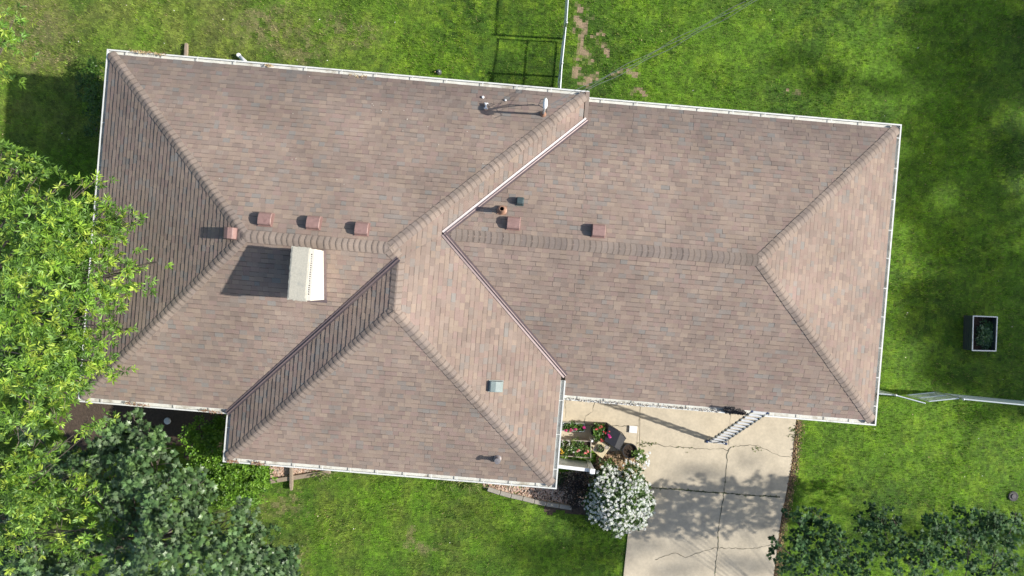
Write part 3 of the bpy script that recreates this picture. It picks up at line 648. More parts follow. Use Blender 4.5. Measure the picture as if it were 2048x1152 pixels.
def gate(a,b_,label):
    g=thing('chain_link_gate',(a[0],a[1],0),label,'gate'); a=np.array([a[0],a[1]]);b_=np.array([b_[0],b_[1]])
    for z in (.1,.63,1.18): rail((*a,z),(*b_,z),.019).build('rail',M['galv'],g)
    for q in (a,b_): rail((*q,.1),(*q,1.18),.019).build('stile',M['galv'],g)
    mesh_panel(a,b_,.1,1.18,g); return g
gate(T(1132,54),T(1122,150),'metal chain link gate leaning along the fence above the north gutter')
h0=T(1750,787);h1=T(1790,790); f3=thing('chain_link_fence',(h1[0],h1[1],0),'stub of chain link fence touching the garage east gutter','fence'); rail((h0[0]-.6,h0[1],FH),(h1[0],h1[1],FH)).build('top_rail',M['galv'],f3); mesh_panel((h0[0]-.6,h0[1]),h1,.03,FH,f3); post(h1,f3)
k0=T(1925,798);k1=T(2110,816); f4=thing('chain_link_fence',(k0[0],k0[1],0),'long chain link fence running to the right edge of the lawn','fence'); rail((k0[0],k0[1],FH),(k1[0],k1[1],FH)).build('top_rail',M['galv'],f4); mesh_panel(k0,k1,.03,FH,f4); post(k0,f4); post(k1,f4)
gate(T(1793,791),T(1852,807),'narrow chain link gate leaf swung open nearest the house'); gate(T(1919,797),T(1860,803),'wide chain link gate leaf swung open beside the right fence post')
# ------------------------------------------------------------------ ladder
lb=P(1433,883,.03); lt=P(1519,825,3.05); ax=lt-lb; L=np.linalg.norm(ax); ax/=L; side=np.array([math.cos(-.03),math.sin(-.03),0]); side=side-ax*(side@ax); side/=np.linalg.norm(side)
lad=thing('ladder',tuple(lb),'telescoping aluminium ladder leaning from the driveway onto the garage gutter','ladder')
nr=13; hw=.20
for sg in (-1,1):
    m_=MB()
    for i in range(nr-1):
        r_=.030-.0011*i; a=lb+ax*L*i/(nr-1);b_=lb+ax*L*(i+1)/(nr-1); m_.tube([a+side*sg*hw,b_+side*sg*hw],r_,10)
    ro=m_.build('rail',M['galv'],lad,smooth=False)
    for i in range(nr):
        r_=.030-.0011*i; a=lb+ax*L*i/(nr-1)+side*sg*hw; c_=MB(); c_.tube([a-ax*.025,a+ax*.03],r_+.012,10); c_.build('collar',M['navy'] if i in(0,1,nr-1) else M['black'],ro)
up=np.cross(side,ax)
if up[2]<0: up=-up
Fl=np.stack([side,ax,up],1)
for i in range(nr):
    a=lb+ax*L*i/(nr-1); m_=MB(); m_.box(a+up*.004,(hw*2-.05,.062,.03),rot=np.stack([side,np.cross(np.array([0,0,1.]),side),np.array([0,0,1.])],1),bev=.006); m_.build('rung',M['alu'],lad)
m_=MB(); a=lb+ax*.10; m_.tube([lb-side*.29+(0,-.03,0),lb+side*.29+(0,-.03,0)],.026,10); m_.build('stabiliser_bar',M['alu'],lad)
for sg in (-1,1): m_=MB(); m_.box(lb+side*sg*.29+(0,-.03,0),(.07,.08,.07),bev=.012); m_.build('foot',M['navy'],lad)
m_=MB(); q=[lb-side*.12+ax*.02+up*.06,lb-side*.02+ax*.09+up*.06,lb+side*.03+ax*.20+up*.06,lb+side*.12+ax*.24+up*.06]; m_.tube(q,.012,6); m_.build('strap',M['black'],lad)
# dark wet leaf clump in the gutter beside the ladder
r=np.random.default_rng(77)
def litter(name,p0,p1,key,N,cols,w,label,sz=(.015,.05),zo=.012):
    a=P(*p0,zg if key in 'GKI' else ze);b_=P(*p1,zg if key in 'GKI' else ze); V=[];C=[]
    for _ in range(N):
        t=r.random(); q=a+(b_-a)*t+np.array([r.normal(0,w),r.normal(0,w),0]); z=max(pz(key,q[0],q[1]),(zg if key in 'GKI' else ze)-.06)+zo+r.uniform(0,.02)
        l_=r.uniform(*sz); an=r.uniform(0,6.28); ex=np.array([math.cos(an),math.sin(an),r.uniform(-.4,.4)])*l_; ey=np.array([-math.sin(an),math.cos(an),r.uniform(-.4,.4)])*l_*.5
        q=np.array([q[0],q[1],z]); V+=[q-ex,q-ey,q+ex,q+ey]; C.append(np.array(cols[r.integers(len(cols))])*r.uniform(.7,1.2))
    V=np.array(V); o=fast(name,V,np.arange(len(V)).reshape(-1,4),np.array(C),M['stone'],org=tuple(V.mean(0))); return tag(o,label,'leaf litter',kind='stuff')
litter('gutter_litter',(1448,817),(1488,826),'I',420,[(.05,.04,.035),(.09,.08,.075),(.03,.025,.02)],.035,'dark wet leaves clumped beside the ladder top')
litter('gutter_litter',(1132,798),(1440,822),'I',420,[(.55,.5,.42),(.3,.25,.2),(.12,.1,.08),(.7,.68,.62)],.018,'pale litter along garage gutter',sz=(.01,.03))
litter('gutter_litter',(262,102),(330,110),'A',140,[(.45,.32,.15),(.3,.2,.1),(.55,.45,.25)],.022,'tan leaves in north gutter',sz=(.012,.03))
for a_,b_,k_ in (((455,921),(474,923),'F'),((505,925),(530,928),'F'),((400,820),(445,825),'C'),((250,805),(300,811),'C')): litter('gutter_litter',a_,b_,k_,70,[(.35,.17,.1),(.2,.1,.06),(.45,.35,.22)],.02,'brown leaves in gutter',sz=(.012,.03))
litter('gutter_litter',(530,131),(545,133),'A',30,[(.45,.32,.15),(.3,.2,.1)],.02,'x',sz=(.012,.03)); litter('gutter_litter',(700,152),(735,155),'A',30,[(.6,.5,.3),(.3,.2,.1)],.03,'x',sz=(.012,.03))
# scattered specks on roof
litter('roof_litter',(560,300),(1000,320),'A',40,[(.7,.68,.6)],1.2,'x',sz=(.008,.016),zo=.02)
# ------------------------------------------------------------------ foliage builders
LANCE=(np.array([(0,0,0),(.28,.105,.03),(.28,-.105,.03),(.6,.10,.02),(.6,-.10,.02),(1,0,-.10),(.3,0,-.01),(.6,0,-.03)],float),np.array([(0,6,1),(0,2,6),(6,7,3),(6,3,1),(2,4,7),(2,7,6),(3,7,5),(7,4,5)]))
def maple_tpl():
    pts=[(0,0),(.14,.14),(-.02,.40),(.26,.27),(.46,.62),(.50,.26),(.72,.36),(.68,.14),(1.05,0),(.68,-.14),(.72,-.36),(.50,-.26),(.46,-.62),(.26,-.27),(-.02,-.40),(.14,-.14)]
    v=[(.42,0,.05)]+[(x,y,-.10*abs(y)-.06*max(0,x-.6)) for x,y in pts]; f=[(0,i,i+1) for i in range(1,len(pts))]+[(0,len(pts),1)]
    return np.array(v,float),np.array(f)
MAPLE=maple_tpl()
OVAL=(np.array([(0,0,0),(.5,.28,.05),(.5,-.28,.05),(1,0,-.06),(.5,0,0)],float),np.array([(0,4,1),(0,2,4),(4,3,1),(2,3,4)]))
def inst(tpl,pos,dirs,ups,scale,cols):
    v,f=tpl; N=len(pos); X=dirs/np.linalg.norm(dirs,axis=1,keepdims=True); Y=np.cross(ups,X); Y/=np.linalg.norm(Y,axis=1,keepdims=True)+1e-9; Zc=np.cross(X,Y)
    W=pos[:,None,:]+scale[:,None,None]*(v[None,:,0:1]*X[:,None,:]+v[None,:,1:2]*Y[:,None,:]+v[None,:,2:3]*Zc[:,None,:])
    F=f[None]+(np.arange(N)*len(v))[:,None,None]; return W.reshape(-1,3),F.reshape(-1,3),np.repeat(cols,len(f),axis=0)
def merge(parts):
    Vs=[];Fs=[];Cs=[];k=0
    for v,f,c in parts: Vs.append(v);Fs.append(f+k);Cs.append(c);k+=len(v)
    return np.concatenate(Vs),np.concatenate(Fs),np.concatenate(Cs)
def twigs(blobs,dens,r,dome=.55,under=.25,edge=.97,gap=0,relief=0):
    """sample twig tips on domed blobs. blobs: px,py,rpx,z"""
    T_=[];Cn=[];fr=[]
    for px,py,rp,z in blobs:
        c=P(px,py,z); rad=rp*(H-z)/FPX; n_=max(4,int(dens*rad*rad*math.pi))
        a=r.uniform(0,2*math.pi,n_); q=np.sqrt(r.random(n_))*edge*r.uniform(.86,1.12,n_)
        lob=1+.16*np.sin(a*3+px)+.10*np.sin(a*5+py)
        x=c[0]+rad*q*lob*np.cos(a); y=c[1]+rad*q*lob*np.sin(a)
        rl=fbm(x,y,1.3,401,3)-.5; dz=dome*rad*np.sqrt(np.clip(1-q*q,0,1))+relief*rl*min(1,rad*1.5); zz=z+dz-r.random(n_)**2*under*(1+rad)
        kp=(fbm(x,y,2.1,433,3)>gap)|(r.random(n_)<.12); x=x[kp];y=y[kp];zz=zz[kp];q=q[kp];n_=len(x)
        if n_==0: continue
        T_.append(np.stack([x,y,zz],-1)); Cn.append(np.repeat(c[None]-np.array([[0,0,.5*rad+.3]]),n_,0)); fr.append(q)
    return np.concatenate(T_),np.concatenate(Cn),np.concatenate(fr)
def crown(blobs,dens,tpl,nl,size,cols,seed,dome=.55,under=.5,flat=.5,spread=1.0,hl=None,name='crown',mt=None,parent=None,stem=.10,gap=0,relief=0,tipgain=0):
    r=np.random.default_rng(seed); T_,C_,q=twigs(blobs,dens,r,dome,under,gap=gap,relief=relief)
    out=T_-C_; out[:,2]*=.5; out/=np.linalg.norm(out,axis=1,keepdims=True); N=len(T_)
    pos=[];dr=[];cl=[];sc_=[]
    base=np.array(cols)[r.integers(len(cols),size=N)]*r.uniform(.75,1.25,(N,1))
    base=base*(.80+.5*fbm(T_[:,0],T_[:,1],1.7,457,3)[:,None])
    for k in range(nl):
        a=2*math.pi*(k/nl)+r.uniform(0,6.28,N)*.3+np.arange(N)*1.3
        u=np.cross(out,np.array([0,0,1.])); u/=np.linalg.norm(u,axis=1,keepdims=True)+1e-9; v=np.cross(u,out)
        d=out*r.uniform(.2,1.0,(N,1))+spread*(u*np.cos(a)[:,None]+v*np.sin(a)[:,None]); d[:,2]*=flat; d[:,2]+=r.uniform(-.15,.25,N)
        p_=T_-out*(stem*r.random((N,1)))+d*.01; pos.append(p_); dr.append(d); sc_.append(size*r.uniform(.65,1.2,N)); cl.append(base*r.uniform(.82,1.22,(N,1)))
    pos=np.concatenate(pos);dr=np.concatenate(dr);sc_=np.concatenate(sc_);cl=np.concatenate(cl)
    up=np.tile(np.array([0,0,1.]),(len(pos),1))+r.normal(0,.33,(len(pos),3))
    V,F,C=inst(tpl,pos,dr,up,sc_,cl)
    return fast(name,V,F,C,mt or M['leaf'],parent),T_
def limbs(root,blobs,par,r0,name='trunk',trunk_h=2.0,seed=1,twig_pts=None,ntw=0,mt=None):
    rr=random.Random(seed); m_=MB(); root=np.array(root,float); fork=root+np.array([rr.uniform(-.1,.1),rr.uniform(-.1,.1),trunk_h])
    m_.tube([root-(0,0,.1),root+(0,0,.15),(root+fork)/2,fork],[r0*1.35,r0*1.05,r0*.95,r0*.85],12)
    for px,py,rp,z in blobs:
        c=P(px,py,z); d=c-fork; m1=fork+d*.35+np.array([rr.uniform(-.1,.1),rr.uniform(-.1,.1),.12*np.linalg.norm(d)]); m2=fork+d*.7+np.array([rr.uniform(-.12,.12),rr.uniform(-.12,.12),.10*np.linalg.norm(d)])
        m1[2]-=.5; m2[2]-=.55; c=c-np.array([0,0,.15+.3*rp/80]); m_.tube([fork-(0,0,.1),m1,m2,c],[r0*.30,r0*.18,r0*.08,.010],7)
        for _ in range(max(2,int(rp/9))):
            a=rr.uniform(0,6.28); rad=rp*(H-z)/FPX*rr.uniform(.5,.9); e=c+np.array([rad*math.cos(a),rad*math.sin(a),rr.uniform(-.05,.2)]); m_.tube([c+(m2-c)*rr.random()*.5,(c+e)/2,e],[.012,.008,.004],5)
    return m_.build(name,mt or M['bark'],par)
# --- tree A : bright lanceolate tree on the left
A_bl=[(15,330,38,5.2),(0,300,26,5.0),(0,420,62,5.4),(55,395,46,5.2),(60,352,20,5),(105,365,28,5.0),(120,400,48,5.2),(155,372,20,4.9),(182,356,11,4.8),(60,480,75,5.9),(135,460,52,5.5),(185,430,36,5.1),(222,432,26,5),(250,445,20,4.9),(278,438,11,4.8),
 (95,560,85,6.3),(180,530,48,5.5),(195,480,36,5.2),(232,545,34,5.1),(265,540,24,5),(290,530,17,4.9),(306,522,9,4.8),(235,580,25,5),(270,577,11,4.9),(30,600,80,6.4),(130,640,75,6.2),(195,610,44,5.3),(225,655,28,5),(252,660,11,4.9),(190,680,40,5.2),(55,720,75,6.1),(145,720,52,5.5),
 (195,735,25,5.1),(226,746,16,5),(50,800,66,5.7),(115,790,44,5.2),(95,845,42,4.9),(25,870,52,5.2),(150,768,20,4.9)]
A_bl+=[(0,50,34,5.2),(20,85,24,5.1),(45,96,12,5),(4,150,11,5),(0,15,26,5.2),(-40,80,60,5.4)]
A_bl+=[(0,930,55,4.9),(50,905,34,4.7),(60,965,52,4.9),(20,1000,60,4.8),(130,955,20,4.4),(155,975,24,4.5),(180,985,16,4.5),(45,1045,42,4.5),(105,1075,36,4.4),(175,1065,30,4.3),(208,1078,14,4.2),(10,1085,48,4.4),(150,1015,30,4.4),(95,1010,26,4.4),(165,850,22,4.3),(195,845,14,4.2),(110,885,22,4.4),(150,1110,22,4.2),(60,1110,26,4.2)]
def rt(px,py,name,label,cat,group=None): q=P(px,py,0); return thing(name,(q[0],q[1],0),label,cat,group)
GA=[(.20,.36,.040),(.16,.30,.040),(.27,.42,.05),(.11,.22,.035),(.38,.50,.07),(.09,.18,.035),(.21,.36,.08)]
tA=rt(30,640,'broadleaf_tree','tall bright yellow green tree with narrow leaves hanging over the west gutter','tree')
o,tw=crown(A_bl,120,LANCE,11,.125,GA,11,dome=.8,under=.8,flat=.55,parent=tA,stem=.07,gap=.475,relief=2.6); limbs(ORG[tA],A_bl[:40],tA,.24,trunk_h=2.4,seed=4); limbs(P(50,1020,0),A_bl[-19:],tA,.12,trunk_h=2.0,seed=41)
# --- tree B : blue green maple bottom left
B_bl=[(258,832,13,3.0),(268,850,10,2.9),(222,872,34,3.2),(200,900,32,3.2),(282,885,38,3.4),(305,905,30,3.4),(300,935,52,3.6),(245,945,48,3.6),(190,935,42,3.4),(160,925,26,3.2),(130,950,30,3),(350,960,36,3.5),(375,985,40,3.5),(398,975,20,3.4),(320,1000,66,3.9),(255,1020,56,3.8),(400,1040,46,3.7),(440,1062,44,3.6),(350,1080,75,4.1),(440,1115,64,3.9),
 (490,1095,44,3.5),(525,1105,40,3.4),(560,1125,28,3.2),(575,1145,22,3.1),(590,1100,9,3.0),(505,1060,26,3.4),(250,1100,60,4.0),(160,1125,50,3.7),(70,1140,46,3.6),(200,990,30,3.5),(478,1015,22,3.3),(490,1035,24,3.3),(510,1150,50,3.5),(40,1095,30,3.3),(90,930,30,3.0),(50,870,26,2.9),(120,900,20,2.9),(300,1150,60,4.0),(10,1060,30,3.2),(20,1145,42,3.5),(100,1150,42,3.6),(0,1110,40,3.3),(60,1095,40,3.4),(150,1080,34,3.6)]
GB=[(.095,.165,.062),(.12,.185,.085),(.075,.14,.05),(.15,.215,.11),(.10,.18,.06),(.05,.10,.036),(.11,.19,.055)]
tB=rt(330,1060,'maple_tree','wide blue green maple with lobed leaves filling the lower left corner','tree')
o,tw=crown(B_bl,85,MAPLE,5,.132,GB,12,gap=.37,relief=1.6,dome=.6,under=.55,flat=.38,parent=tB,mt=M['leafm'],stem=.16); limbs(ORG[tB],B_bl,tB,.18,trunk_h=1.1,seed=5)
# --- shrub C
C_bl=[(372,880,15,1.9),(376,862,12,1.8),(395,905,24,2.0),(385,940,20,2.0),(410,870,34,1.7),(430,900,34,1.8),(425,935,38,2.0),(460,950,42,2.0),(450,985,38,1.9),(490,965,36,1.9),(515,965,28,1.8),(500,990,26,1.7),(418,960,28,1.9),(430,860,22,1.5),(520,945,20,1.7),(478,935,24,1.9),(440,845,18,1.4)]
tC=rt(450,930,'green_shrub','mid green rounded shrub tucked against the wing south west corner','shrub')
crown(C_bl,260,OVAL,7,.075,[(.16,.31,.03),(.13,.27,.028),(.20,.36,.04),(.10,.21,.028)],13,dome=.6,under=.45,flat=.6,parent=tC,stem=.12,name='foliage'); limbs(ORG[tC],C_bl,tC,.05,name='stem',trunk_h=.3,seed=6)
# --- creeping shrub under the west eave
E_bl=[(180,150,24,.5),(190,130,18,.5),(172,175,18,.4),(190,185,26,.6),(192,225,22,.6),(180,260,16,.5),(196,205,20,.7),(160,160,12,.3)]
tE=rt(190,190,'low_shrub','low dark green shrub in the house shade beside the west gutter','shrub'); crown(E_bl,210,OVAL,6,.07,[(.05,.12,.015),(.07,.15,.02),(.04,.09,.015)],14,parent=tE,name='foliage',under=.3,stem=.08); limbs(ORG[tE],E_bl,tE,.03,name='stem',trunk_h=.1,seed=7)
# --- tree D: dark maple at the lower right
D_bl=[(1590,1035,13,2.3),(1612,1052,22,2.4),(1640,1035,18,2.4),(1650,1065,28,2.5),(1600,1085,24,2.5),(1562,1115,15,2.4),(1556,1090,8,2.3),(1620,1105,34,2.6),(1680,1090,34,2.7),(1660,1130,36,2.7),(1720,1120,34,2.8),(1745,1060,26,2.7),(1770,1040,24,2.6),(1780,1075,32,2.8),(1800,1050,22,2.7),(1790,1120,34,2.9),(1850,1100,34,2.9),(1880,1050,28,2.8),(1905,1060,26,2.8),(1900,1110,36,2.9),(1960,1080,32,2.9),(1945,1040,24,2.8),(1990,1050,28,2.8),(2000,1045,20,2.8),(2045,1040,20,2.7),(2030,1070,36,2.9),(2010,1120,40,3),(1850,1145,34,3),(1950,1135,34,3),(1590,1140,28,2.6),(1720,1150,26,2.8)]
tD=rt(1830,1330,'maple_tree','dark sparse maple with leaves spread over the lower right lawn','tree')
GD=[(.035,.085,.028),(.025,.065,.024),(.05,.11,.035),(.07,.14,.04)]
M['leafd']=mat('dark_leaf',attr=True,rough=.6,trans=.1,spec=.2)
crown(D_bl,62,MAPLE,5,.108,GD,15,dome=.3,under=.7,flat=.4,parent=tD,mt=M['leafd'],stem=.16); limbs(ORG[tD],D_bl[::2],tD,.06,trunk_h=.9,seed=8)
# ------------------------------------------------------------------ hydrangea and dark shrub
Hb=[(1238,995,58,.75),(1215,960,32,.6),(1260,965,34,.6),(1195,1010,30,.55),(1285,1005,26,.5),(1230,1040,30,.5),(1265,1035,28,.5),(1290,1020,16,.45),(1205,985,28,.55),(1222,938,16,.5),(1190,1030,14,.4)]
hy=rt(1238,995,'hydrangea_bush','round bush covered in white flower heads beside the driveway','bush')
crown(Hb,230,OVAL,6,.09,[(.06,.12,.02),(.09,.16,.03),(.04,.085,.015)],16,dome=.75,under=.35,parent=hy,name='foliage',stem=.1)
limbs(ORG[hy],Hb[:8],hy,.035,name='stem',trunk_h=.12,seed=9)
def flowerheads(blobs,dens,nf,rad,size,cols,seed,parent,name='flower_heads',dome=.75,lift=.06,edge=1.0):
    if dens>=300:
        for i_,b_ in enumerate(blobs): flower1([b_],dens,nf,rad,size,cols,seed+i_*7,parent,'flower',dome,lift,edge)
    else: flower1(blobs,dens,nf,rad,size,cols,seed,parent,name,dome,lift,edge)
def flower1(blobs,dens,nf,rad,size,cols,seed,parent,name,dome,lift,edge):
    r=np.random.default_rng(seed); T_,C_,q=twigs(blobs,dens,r,dome,.12,edge); N=len(T_); pos=[];cl=[]
    hc=np.array(cols)[r.integers(len(cols),size=N)]
    for k in range(nf):
        d=r.normal(0,1,(N,3)); d/=np.linalg.norm(d,axis=1,keepdims=True); d[:,2]=abs(d[:,2])*.8; pos.append(T_+np.array([0,0,lift])+d*rad*r.uniform(.3,1,(N,1))); cl.append(hc*r.uniform(.82,1.08,(N,1)))
    pos=np.concatenate(pos);cl=np.clip(np.concatenate(cl),0,1); M_=len(pos); a=r.uniform(0,6.28,M_); X=np.stack([np.cos(a),np.sin(a),r.normal(0,.3,M_)],-1)
    pt=(np.array([(-.5,0,0),(-.15,-.15,0),(0,-.5,.02),(.15,-.15,0),(.5,0,0),(.15,.15,0),(0,.5,.02),(-.15,.15,0),(0,0,.06)],float),np.array([(8,i,(i+1)%8) for i in range(8)]))
    up=np.tile([0,0,1.],(M_,1))+r.normal(0,.22,(M_,3)); V,F,C=inst(pt,pos,X,up,size*r.uniform(.7,1.2,M_),cl); return fast(name,V,F,C,M['petal'],parent)
flowerheads(Hb,150,20,.048,.031,[(.86,.88,.85),(.84,.87,.82),(.86,.85,.80),(.74,.80,.66)],17,hy)
dk=rt(1150,975,'dark_shrub','dark purple brown shrub between the wing corner and the white flowering bush','shrub')
Kb=[(1140,965,22,.5),(1160,960,20,.5),(1165,985,20,.5),(1140,990,18,.45),(1150,1008,14,.3),(1122,975,10,.4)]
crown(Kb,260,OVAL,6,.05,[(.020,.011,.010),(.032,.018,.014),(.018,.016,.009)],18,parent=dk,name='foliage',under=.3,stem=.08); limbs(ORG[dk],Kb,dk,.02,name='stem',trunk_h=.1,seed=10)
gp=rt(1122,960,'low_green_plant','small dark green plant at the wing south east corner','plant'); crown([(1120,962,10,.3),(1128,955,8,.25)],300,OVAL,6,.07,[(.03,.06,.015)],19,parent=gp,name='foliage',under=.2,stem=.05)
# ornamental grass clumps under the south gutter
for px,py,n_,lb_ in ((645,950,55,'tuft of long grass under the left part of the wing south gutter'),(900,962,60,'tuft of long arching grass under the middle of the wing south gutter'),(935,968,90,'largest tuft of pale arching grass beside the curved edging stones')):
    r=np.random.default_rng(px); V=[];C=[];c=P(px,py-6,0)
    for _ in range(n_):
        a=r.uniform(math.pi,2*math.pi)+.15; L=r.uniform(.18,.42); b=c+np.array([r.normal(0,.16),r.normal(0,.03),0]); d=np.array([math.cos(a),math.sin(a),0]); sd=np.array([-d[1],d[0],0])*.007
        m1=b+d*L*.45+(0,0,L*.55); tp=b+d*L+(0,0,L*.35); V+=[b-sd,b+sd,m1+sd,m1-sd, m1-sd,m1+sd,tp,tp-sd*.2]; cc=np.array([.16,.24,.045] if r.random()<.7 else [.36,.34,.15])*r.uniform(.7,1.2); C+=[cc,cc]
    V=np.array(V); tag(fast('grass_tuft',V,np.arange(len(V)).reshape(-1,4),np.array(C),M['grass'],org=tuple(c)),lb_,'grass tuft')
# ------------------------------------------------------------------ patio things
def rectf(corners,z): return [P(a,b_,z) for a,b_ in corners]
def planter(corners,z0,z1,wall,label,mt,name='planter_box',post_at=None):
    q=[p_[:2] for p_ in rectf(corners,z1)]; c=sum(q)/4; t=thing(name,(c[0],c[1],z0),label,'planter'); 
    for i in range(4):
        a=q[i];b_=q[(i+1)%4]; d=(b_-a)/np.linalg.norm(b_-a); inn=np.array([-d[1],d[0]]); 
        if inn@(c-a)<0: inn=-inn
        mm=(a+b_)/2+inn*wall/2; L=np.linalg.norm(b_-a)-(wall*2 if i%2 else 0); m_=MB(); m_.box((mm[0],mm[1],(z0+z1)/2),(L,wall,z1-z0),rz=math.atan2(d[1],d[0]),bev=.004); m_.build('side_panel',mt,t)
    m_=MB(); m_.prism([tuple(c+(x-c)*.94) for x in q],z0+.02,z1-.06); m_.build('soil',M['soil'],t); return t,q,c
t1,q,c=planter([(1126,845),(1170,848),(1169,864),(1124,862)],.03,.27,.02,'small grey planter box of pink and red flowers close under the wing gutter','x' and M['galv'])
crown([(1130,853,7,.28),(1138,855,8,.3),(1147,853,9,.33),(1156,856,7,.28),(1164,856,7,.28)],420,OVAL,6,.055,[(.07,.16,.02),(.1,.2,.03),(.04,.09,.015)],21,parent=t1,name='plants',under=.12,stem=.05)
flowerheads([(1141,861,3,.36),(1151,858,3,.36),(1168,855,3,.34),(1131,860,2,.34)],900,5,.03,.05,[(.62,.03,.28),(.55,.02,.2),(.6,.05,.12)],22,t1,lift=.03)
t2,q,c=planter([(1120,879),(1183,882),(1182,917),(1117,912)],.03,.42,.025,'large raised planter of mixed flowers between the wing gutter and the tan table',M['planter'])
crown([(1128,890,9,.40),(1142,893,11,.42),(1133,903,11,.4),(1150,904,11,.42),(1160,890,10,.40),(1170,900,10,.42),(1173,910,9,.40),(1180,915,6,.38),(1148,885,8,.38),(1164,908,9,.4)],420,OVAL,6,.06,[(.07,.16,.02),(.11,.21,.03),(.04,.09,.015),(.16,.2,.06)],23,parent=t2,name='plants',under=.15,stem=.06)
flowerheads([(1128,887,8,.45),(1140,884,6,.45),(1135,893,7,.45),(1145,900,6,.45)],60,5,.018,.03,[(.8,.8,.75)],24,t2,name='white_flowers',lift=.03)
flowerheads([(1175,903,3,.47),(1171,908,3,.47),(1157,901,3,.47)],700,6,.028,.045,[(.75,.16,.14),(.75,.4,.42)],25,t2,name='pink_flowers',lift=.03); flowerheads([(1123,905,4,.45),(1122,900,2,.45)],400,5,.025,.04,[(.75,.45,.03)],26,t2,name='yellow_flowers',lift=.03)
m_=MB(); q=P(1184,882,.46); m_.box((q[0],q[1],.25),(.06,.06,.46),bev=.006); m_.build('corner_post',M['white'],t2)
# white vinyl panel
a=P(1100,931,1.02);b_=P(1184,941,1.02); d=(b_-a);L=np.linalg.norm(d);ang=math.atan2(d[1],d[0]); wv=thing('vinyl_fence_panel',tuple([b_[0],b_[1],0]),'low white vinyl screen panel standing beside the wing below the planters','fence panel')
mid=(a+b_)/2; m_=MB(); m_.box((mid[0],mid[1],.45),(L,.03,.80),rz=ang); m_.build('panel',M['white'],wv); m_=MB(); m_.box((mid[0],mid[1],1.0),(L,.10,.05),rz=ang,bev=.006); m_.build('top_rail',M['white'],wv)
m_=MB(); u=np.array([math.cos(ang),math.sin(ang)]); nn=np.array([-u[1],u[0]])
for i in range(18): 
    p_=mid[:2]+u*(-L/2+.08+i*(L-.2)/17)+nn*.03; m_.box((p_[0],p_[1],.92),(.012,.02,.10),rz=ang+.5)
for zz in (.87,.975): m_.box((mid[0]+nn[0]*.001,mid[1]+nn[1]*.001,zz),(L,.034,.012),rz=ang)
m_.build('lattice',M['white'],wv); m_=MB(); m_.box((b_[0],b_[1],.54),(.12,.12,1.10),rz=ang,bev=.012); m_.box((b_[0],b_[1],1.10),(.15,.15,.03),rz=ang,bev=.01); m_.build('post',M['white'],wv)
# round pots
def pot(px,py,r0,h0,mt,label,z=.03):
    q=P(px,py,z+h0); t=thing('flower_pot',(q[0],q[1],z),label,'flower pot'); m_=MB(); m_.lathe((q[0],q[1],z),[(0,0),(r0*.72,0),(r0*.95,h0*.75),(r0*1.04,h0*.8),(r0*1.06,h0),(r0*.94,h0),(r0*.90,h0*.82)],26); m_.build('pot',mt,t,smooth=False); m_=MB(); m_.lathe((q[0],q[1],z),[(0,h0*.84),(r0*.91,h0*.83)],20); m_.build('soil',M['soil'],t); return t,q
t3,_=pot(1195,862,.19,.36,M['slate'],'round dark pot with red flowers touching the black lidded box')
crown([(1195,860,12,.42),(1203,870,10,.42),(1200,855,9,.42),(1206,862,9,.42),(1196,877,6,.4)],420,OVAL,6,.06,[(.09,.19,.02),(.13,.24,.035),(.06,.12,.02)],31,parent=t3,name='plants',under=.15,stem=.06)
flowerheads([(1193,860,3,.5),(1202,854,4,.5),(1217,862,3,.46),(1203,881,4,.46),(1208,866,3,.5)],420,6,.022,.042,[(.62,.05,.07),(.5,.03,.05)],32,t3,name='red_flowers',lift=.03); flowerheads([(1219,871,4,.48)],700,6,.035,.05,[(.68,.02,.28)],33,t3,name='magenta_flower',lift=.03)
t4,_=pot(1260,902,.21,.38,M['black'],'round black pot with trailing white flowers at the driveway edge')
crown([(1270,905,8,.42),(1278,912,11,.4),(1286,921,9,.36),(1282,905,7,.38)],420,OVAL,6,.055,[(.11,.22,.03),(.15,.27,.04),(.07,.14,.02)],34,parent=t4,name='plants',under=.15,stem=.06)
flowerheads([(1293,925,7,.46),(1281,910,3,.48),(1296,912,3,.44),(1274,917,3,.5),(1265,926,4,.46),(1275,928,4,.46),(1289,933,4,.42),(1298,904,2,.42),(1253,923,2,.42),(1260,923,3,.45)],420,7,.028,.05,[(.82,.83,.80)],35,t4,name='white_flowers',lift=.03)
# dark lidded box: slate lid, black front
lz=.50; lq=[P(*p_,z) [:3] for p_,z in (((1218,851),lz),((1241,866),lz+.0),((1229,894),lz),((1209,881),lz))]; lf=[P(*p_,z) for p_,z in (((1241,866),lz),((1252,877),.36),((1239,900),.36),((1229,894),lz))]
c=sum(lq)/4; t5=thing('storage_box',(c[0],c[1],.03),'dark slate lidded box with a black sloping end beside the round pot of red flowers','storage box')
m_=MB(); a,b_,c_,d_=lq; lo=[np.array([p_[0],p_[1],.03]) for p_ in (a,lf[1]*.6+b_*.4,lf[2]*.6+c_*.4,d_)]
m_.add([a-(0,0,.03),b_-(0,0,.03),lf[1]-(0,0,.03),lf[2]-(0,0,.03),c_-(0,0,.03),d_-(0,0,.03)]+[np.array([p_[0],p_[1],.03]) for p_ in (a,b_,lf[1],lf[2],c_,d_)],[(0,1,2,3,4,5)][:0]+[(0,6,7,1),(1,7,8,2),(2,8,9,3),(3,9,10,4),(4,10,11,5),(5,11,6,0),(0,1,4,5),(1,2,3,4)]); m_.build('body',M['black'],t5)
